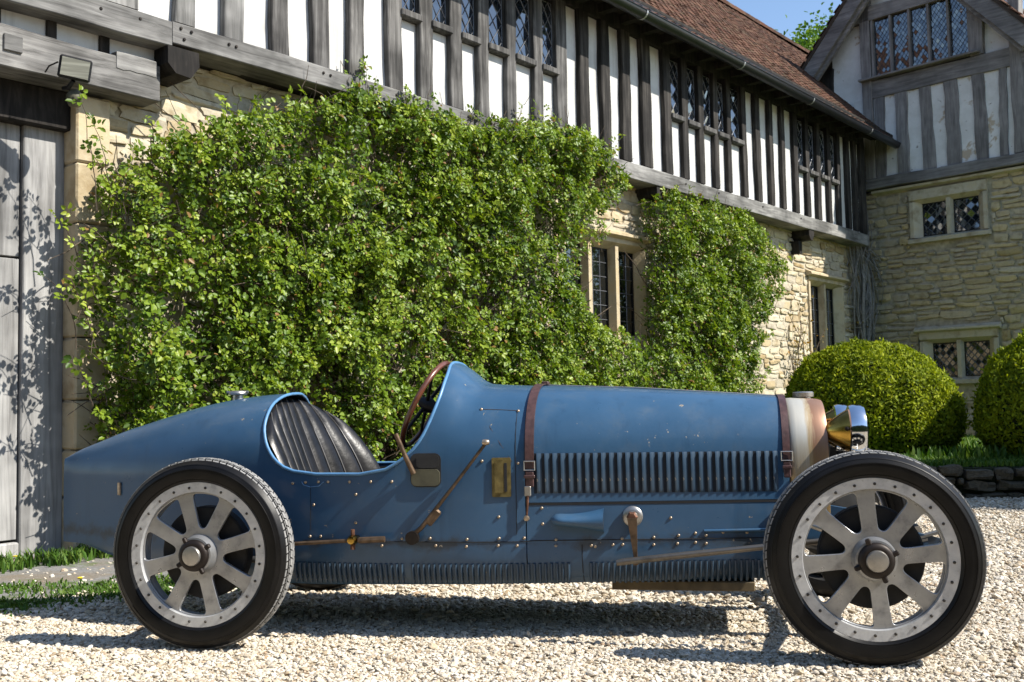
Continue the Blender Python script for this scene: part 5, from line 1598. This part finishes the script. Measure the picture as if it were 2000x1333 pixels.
# headlamps
def lamp(y):
    mb = MB(); mb.lathe([(0, 2.298), (.020, 2.302), (.040, 2.325), (.066, 2.365), (.082, 2.392)], 28, 'x', (0, y, .765)); o = mb.build('headlamp', MAT['brass'], car, 50)
    mb = MB(); mb.lathe([(.082, 2.388), (.092, 2.392), (.096, 2.405), (.096, 2.432), (.090, 2.446), (.080, 2.450), (.078, 2.444)], 32, 'x', (0, y, .765)); mb.build('lamp_rim', MAT['chrome'], o, 45)
    mb = MB(); mb.lathe([(.079, 2.444), (.05, 2.456), (0, 2.462)], 28, 'x', (0, y, .765)); mb.build('lamp_lens', MAT['glass'], o, 60)
    mb = MB(); mb.tube([(2.36, y, .69), (2.35, y, .60), (2.33, y * .8, .50)], .012, 8); mb.build('lamp_bracket', MAT['iron'], o)
    mb = MB(); mb.lathe([(0, -.02), (.008, -.018), (.008, 0)], 8, 'y', (2.375, y - .078, .775)); mb.build('lamp_screw', MAT['dark_nut'], o)
lamp(-.205); lamp(.205)
# fuel cap on the tail
mb = MB(); mb.lathe([(0, .925), (.024, .927), (.022, .958), (.038, .960), (.041, .966), (.038, .974), (.030, .978), (0, .979)], 20, 'z', (-.143, 0, -.006)); fc = mb.build('fuel_cap', MAT['steel'], car, 35)
mb = MB(); mb.tube([(-.195, 0, .966), (-.095, 0, .966)], .006, 6); mb.build('cap_handle', MAT['steel'], fc)
# tail strap slots
mb = MB(); mb.box((-.615, -.158, .560), (.018, .012, .055), rot=Matrix.Rotation(R_(-20), 3, 'Z'), bev=.003); mb.build('tail_catch', MAT['rivet'], car)
# blue funnel-shaped cowl on the side
mb = MB(); rows = []
for t in np.linspace(0, 1, 12):
    x = 1.285 + .20 * t; y0 = -side_y(x, .45)
    ztop = .478 + .016 * t - .010 * math.sin(math.pi * t); zbot = .432 - .028 * t ** 1.5
    if t < .15: q = math.sqrt(1 - ((.15 - t) / .15) ** 2); m_ = (ztop + zbot) / 2; ztop = m_ + (ztop - m_) * q; zbot = m_ + (zbot - m_) * q
    dep = .055 * min(1, (t / .15 + .05) ** .5)
    rows.append([(x, y0 - dep * math.sin(a), (ztop + zbot) / 2 + (ztop - zbot) / 2 * math.cos(a)) for a in np.linspace(0, math.pi, 12)])
mb.grid(rows); n0 = len(rows[-1]); mb.cm = 1; mb.add([(p[0] - .004, p[1], p[2]) for p in rows[-1]], [tuple(range(n0))])
mb.build('exhaust_cowl', [MAT['paint'], MAT['black_gap']], car, 50)
# steering box boss, drop arm, drag link
st = empty('steering_gear', (0, 0, 0)); st.parent = car
mb = MB(); mb.lathe([(.038, .0), (.038, -.014), (.032, -.020), (.020, -.022), (.019, -.032), (.010, -.036), (0, -.037)], 22, 'y', (1.590, -.333, .463)); mb.build('boss', MAT['steel'], st, 40)
mb = MB(); mb.lathe([(.021, -.018), (.021, -.036), (.014, -.042), (0, -.043)], 6, 'y', (1.590, -.335, .463)); mb.build('hub_nut', MAT['rust'], st, 20)
mb = MB(); mb.prism([(1.572, .46), (1.608, .46), (1.606, .31), (1.594, .31)], -.372, -.384); mb.build('drop_arm', MAT['bronze_rod'], st)
mb = MB(); mb.tube([(1.534, -.425, .303), (1.56, -.427, .308), (1.80, -.44, .338), (2.06, -.452, .368), (2.34, -.47, .40)], [.011, .0125, .012, .011, .010], 10); mb.build('drag_link', MAT['link_rod'], st, 60)
mb = MB(); mb.lathe([(0, -.016), (.014, -.014), (.016, 0), (.012, .016)], 10, 'y', (1.602, -.41, .308)); mb.build('ball_joint', MAT['bronze_rod'], st, 60)
# rear brake rod
br = empty('brake_rod', (0, 0, 0)); br.parent = car
mb = MB(); mb.tube([(.10, -.46, .36), (.31, -.455, .371), (.54, -.45, .384), (.66, -.44, .388)], .0075, 8); mb.build('rod', MAT['bronze_rod'], br, 60)
mb = MB(); mb.lathe([(0, -.03), (.014, -.028), (.020, -.012), (.021, .005), (.012, .02), (.012, .05)], 14, 'y', (.535, -.446, .386)); mb.build('joint', MAT['brass'], br, 50)
mb = MB(); mb.tube([(.535, -.45, .35), (.535, -.45, .425)], [.010, .008], 8); mb.build('trunnion', MAT['rust'], br)
mb = MB(); mb.tube([(.56, -.45, .384), (.66, -.446, .388)], .012, 8); mb.build('sleeve', MAT['bronze_rod'], br)
# underside and mechanicals
mb = MB(); mb.box((1.765, -.02, .196), (.53, .50, .036), bev=.004); mb.build('sump', MAT['sump'], car)
def rod(name, pts, r, mat, parent=car, n=10):
    mb = MB(); mb.tube(pts, r, n); return mb.build(name, mat, parent, 60)
rod('front_axle', [(2.40, -.52, .330), (2.40, -.40, .315), (2.41, -.2, .285), (2.41, .2, .285), (2.40, .40, .315), (2.40, .52, .330)], [.02, .024, .026, .026, .024, .02], MAT['steel'])
rod('rear_axle', [(0, -.52, .356), (0, -.16, .356), (0, -.12, .356), (0, 0, .356), (0, .12, .356), (0, .16, .356), (0, .52, .356)], [.035, .04, .12, .15, .12, .04, .035], MAT['under'], n=16)
for s in (-1, 1):
    for k in range(4):
        L_ = .30 - .055 * k
        mb = MB(); mb.grid([[(2.40 + L_ * t, s * .235 + w, .345 - .012 * k + .05 * (t * L_ / .30) ** 2 + e) for t in np.linspace(-1, 1, 9)] for (w, e) in ((-.022, 0), (.022, 0), (.022, .009), (-.022, .009), (-.022, 0))]); mb.build('leaf_spring', MAT['steel'], car)
    # dumb iron (front end of the chassis rail)
    mb = MB(); pts = []
    xs2 = np.linspace(2.10, 2.705, 10)
    rows = []
    for t, x in enumerate(xs2):
        q = t / 9; zc_ = .42 - .075 * q ** 2; hh = .050 * (1 - .55 * q); yy = s * (.262 - .03 * q)
        rows.append([(x, yy - .018, zc_ - hh), (x, yy + .018, zc_ - hh), (x, yy + .018, zc_ + hh), (x, yy - .018, zc_ + hh)])
    mb.grid(rows, True); mb.add(rows[-1], [(0, 1, 2, 3)]); mb.add(rows[0], [(0, 1, 2, 3)])
    mb.build('dumb_iron', MAT['paint'], car)
    mb = MB(); mb.lathe([(0, -.03), (.018, -.03), (.018, .03), (0, .03)], 12, 'y', (2.70, s * .235, .345)); mb.build('spring_eye', MAT['steel'], car, 40)
    rod('friction_damper', [(2.20, s * .30, .44), (2.32, s * .36, .40), (2.42, s * .40, .36)], .012, MAT['steel'])
    mb = MB(); mb.lathe([(0, -.02), (.05, -.018), (.05, .018), (0, .02)], 18, 'y', (2.17, s * .31, .45)); mb.build('damper_disc', MAT['under'], car, 40)
    rod('radius_rod', [(-.05, s * .34, .30), (.45, s * .33, .27)], .014, MAT['under'])
rod('starting_handle', [(2.30, 0, .40), (2.62, 0, .40), (2.66, 0, .34)], .010, MAT['steel'])
rod('cross_tube', [(2.64, -.235, .36), (2.64, .235, .36)], .018, MAT['iron'])
rod('chassis_rail', [(1.85, -.300, .404), (2.25, -.258, .408)], .006, MAT['paint'])
mb = MB(); mb.box((1.75, 0, .36), (.80, .34, .26), bev=.03); mb.build('engine_block', MAT['under'], car)
mb = MB(); mb.box((.65, 0, .225), (1.4, .5, .02)); mb.build('undertray', MAT['under'], car)

# ------------------------------------------------------------------ wheels
RT_, RF, RI = .3557, .2702, .229
def spoke_disc_mesh():
    cu = bpy.data.curves.new('spokes', 'CURVE'); cu.dimensions = '2D'; cu.fill_mode = 'BOTH'; cu.extrude = .005; cu.bevel_depth = .0022; cu.bevel_resolution = 1
    def spl(pts):
        sp = cu.splines.new('POLY'); sp.points.add(len(pts) - 1); sp.use_cyclic_u = True
        for p, q in zip(sp.points, pts): p.co = (q[0], q[1], 0, 1)
    spl([(.2275 * math.cos(a), .2275 * math.sin(a)) for a in np.linspace(0, 2 * math.pi, 96, endpoint=False)])
    hw = .0240; ro, ri, rc = .2255, .094, .016
    for k in range(8):
        am = math.pi / 4 * (k + .5)
        # straight edges parallel to the two neighbouring spokes, rounded corners
        pts = []
        def edge(sg, rr):     # point on the spoke edge at radius rr
            a0 = am + sg * math.pi / 8; w = hw + .004 * ((rr - .10) / .12) ** 2
            t = math.sqrt(max(rr * rr - w * w, 0)); d = (math.cos(a0), math.sin(a0)); n = (-math.sin(a0) * -sg, math.cos(a0) * -sg)
            return (d[0] * t + n[0] * w, d[1] * t + n[1] * w)
        raw = []
        for rr in np.linspace(ri, ro, 8): raw.append(edge(-1, rr))
        aL = math.atan2(raw[-1][1], raw[-1][0]); e2_ = edge(1, ro); aR = math.atan2(e2_[1], e2_[0])
        while aR < aL: aR += 2 * math.pi
        for a in np.linspace(aL, aR, 8)[1:-1]: raw.append((ro * math.cos(a), ro * math.sin(a)))
        for rr in np.linspace(ro, ri, 8): raw.append(edge(1, rr))
        P = np.array(raw)
        for _ in range(4):     # resample and round the corners
            seg = np.linalg.norm(np.roll(P, -1, 0) - P, axis=1); cum = np.concatenate([[0], np.cumsum(seg)]); tot = cum[-1]
            u = np.linspace(0, tot, 64, endpoint=False); Q = np.vstack([P, P[:1]])
            P = np.stack([np.interp(u, cum, Q[:, 0]), np.interp(u, cum, Q[:, 1])], 1)
            P = (np.roll(P, 1, 0) + 2 * P + np.roll(P, -1, 0)) / 4
        spl([tuple(q) for q in P])
    ob = bpy.data.objects.new('spokes_tmp', cu); COL.objects.link(ob)
    dg = bpy.context.evaluated_depsgraph_get(); dg.update()
    me = bpy.data.meshes.new_from_object(ob.evaluated_get(dg))
    bpy.data.objects.remove(ob, do_unlink=True)
    # stand it up: curve x,y -> wheel x,z ; thickness along y
    for v in me.vertices: v.co = Vector((v.co.x, v.co.z, v.co.y))
    me.flip_normals()
    me.materials.clear(); me.materials.append(MAT['alu'])
    return me
def wheel_meshes():
    d = {}
    d['wheel'] = spoke_disc_mesh()
    mb = MB(); mb.lathe([(RI, .004), (RI + .002, -.001), (RF - .004, -.002), (RF, .002), (RF, .016), (RF - .012, .020), (RI + .004, .070), (RI, .070)], 96, 'y', closed=True)
    d['rim_ring'] = mb.mesh('rim_ring', MAT['alu_ring'], 30)
    # tyre: sidewall to tread shoulder
    prof = []
    bead = [(.262, .004), (.2695, -.004), (.276, -.009), (.2765, -.0075), (.2785, -.0075), (.279, -.0105), (.300, -.0155), (.314, -.0145), (.3145, -.0165), (.3175, -.016), (.318, -.013), (.330, -.0075), (.3305, -.0085), (.3335, -.0065), (.334, -.0045), (.346, .008), (.3515, .020)]
    full = bead + [(.3525, .045)] + [(r_, .09 - t_) for (r_, t_) in bead[::-1]]
    mb = MB(); mb.lathe(full, 96, 'y', closed=True); d['tyre'] = mb.mesh('tyre', MAT['rubber'], 35)
    # tread blocks in three staggered rows with deep grooves
    mb = MB(); nb = 76
    for row, (y0, y1, z_) in enumerate(((.008, .027, .0), (.0295, .044, 1), (.046, .0605, 0), (.063, .082, 1))):
        r0_ = .3500; 
        for k in range(nb):
            a0 = 2 * math.pi * (k + (.5 if z_ else 0)) / nb; a1 = a0 + 2 * math.pi / nb * .80
            sk = .018 if row in (0, 2) else -.018
            vs = []
            for rr in (r0_ - .012, None):
                for (a, y) in ((a0, y0), (a1, y0), (a1 + sk, y1), (a0 + sk, y1)):
                    q = (y - .045) / .045
                    R__ = rr if rr else RT_ - .0085 * q ** 2 - (.002 if row in (0, 3) else 0)
                    vs.append((R__ * math.cos(a), y, R__ * math.sin(a)))
            mb.add(vs, [(4, 5, 6, 7), (0, 1, 5, 4), (1, 2, 6, 5), (2, 3, 7, 6), (3, 0, 4, 7)])
    d['tread'] = mb.mesh('tread', MAT['tread'])
    mb = MB(); mb.lathe([(0, -.0055), (.0035, -.0055), (.0050, -.0035), (.0052, -.001)], 8, 'y'); d['bolt'] = mb.mesh('bolt', MAT['bolt'], 50)
    mb = MB(); mb.lathe([(.074, .016), (.071, .004), (.068, -.014), (.065, -.024), (.050, -.026), (.050, .02)], 48, 'y'); d['hub_flange'] = mb.mesh('hub_flange', MAT['alu'], 35)
    mb = MB(); mb.lathe([(.057, -.022), (.059, -.028), (.057, -.036), (.051, -.042), (.040, -.045), (.035, -.044), (.035, -.03)], 40, 'y')
    for k in range(4):
        a = math.pi / 2 * k + .28; m = Matrix.Rotation(-a, 3, 'Y')
        mb.box(m @ Vector((.064, -.031, 0)), (.024, .014, .017), m, .004)
    d['hub_nut'] = mb.mesh('hub_nut', MAT['dark_nut'], 35)
    mb = MB(); mb.lathe([(.036, -.036), (.036, -.048), (.033, -.053), (.020, -.0555), (0, -.056)], 36, 'y'); d['hub_cap'] = mb.mesh('hub_cap', MAT['steel'], 35)
    mb = MB(); mb.lathe([(.06, .055), (.165, .055), (.172, .062), (.172, .105), (.150, .115), (0, .115), (0, .055)], 48, 'y'); d['brake_drum'] = mb.mesh('brake_drum', MAT['under'], 35)
    mb = MB(); mb.lathe([(.05, .012), (.07, .03), (.075, .056), (.0, .056)], 32, 'y'); d['hub_shell'] = mb.mesh('hub_shell', MAT['steel'], 40)
    mb = MB(); mb.tube([(0, .03, -.228), (0, .028, -.195)], [.004, .003], 6); d['valve'] = mb.mesh('valve', MAT['iron'])
    return d
WM = wheel_meshes()
def wheel(x, s, spin, yaw, detail):
    w = link('wheel', WM['wheel'], car, (x, s * .645, RT_))
    w.rotation_mode = 'XYZ'
    w.matrix_local = Matrix.Translation((x, s * .645, RT_)) @ Matrix.Rotation(yaw + (0 if s < 0 else math.pi), 4, 'Z') @ Matrix.Rotation(-spin, 4, 'Y') @ Matrix.Translation((0, .020, 0))
    un = Matrix.Translation((0, -.020, 0))
    for nm in ('rim_ring', 'tyre', 'tread', 'hub_flange', 'hub_nut', 'hub_cap', 'brake_drum', 'hub_shell', 'valve'):
        if not detail and nm in ('hub_nut', 'hub_cap'): continue
        o = link(nm, WM[nm], w); o.matrix_local = un.copy()
    if detail:
        for k in range(24):
            a = 2 * math.pi * (k + .5) / 24
            o = link('bolt', WM['bolt'], w); o.matrix_local = un @ Matrix.Translation((.2470 * math.cos(a), 0, .2470 * math.sin(a)))
    return w
wheel(2.40, -1, R_(5.5), .018, True)
wheel(0.0, -1, R_(15), 0, True)
wheel(2.40, 1, R_(20), .018, False)
wheel(0.0, 1, R_(33), 0, False)
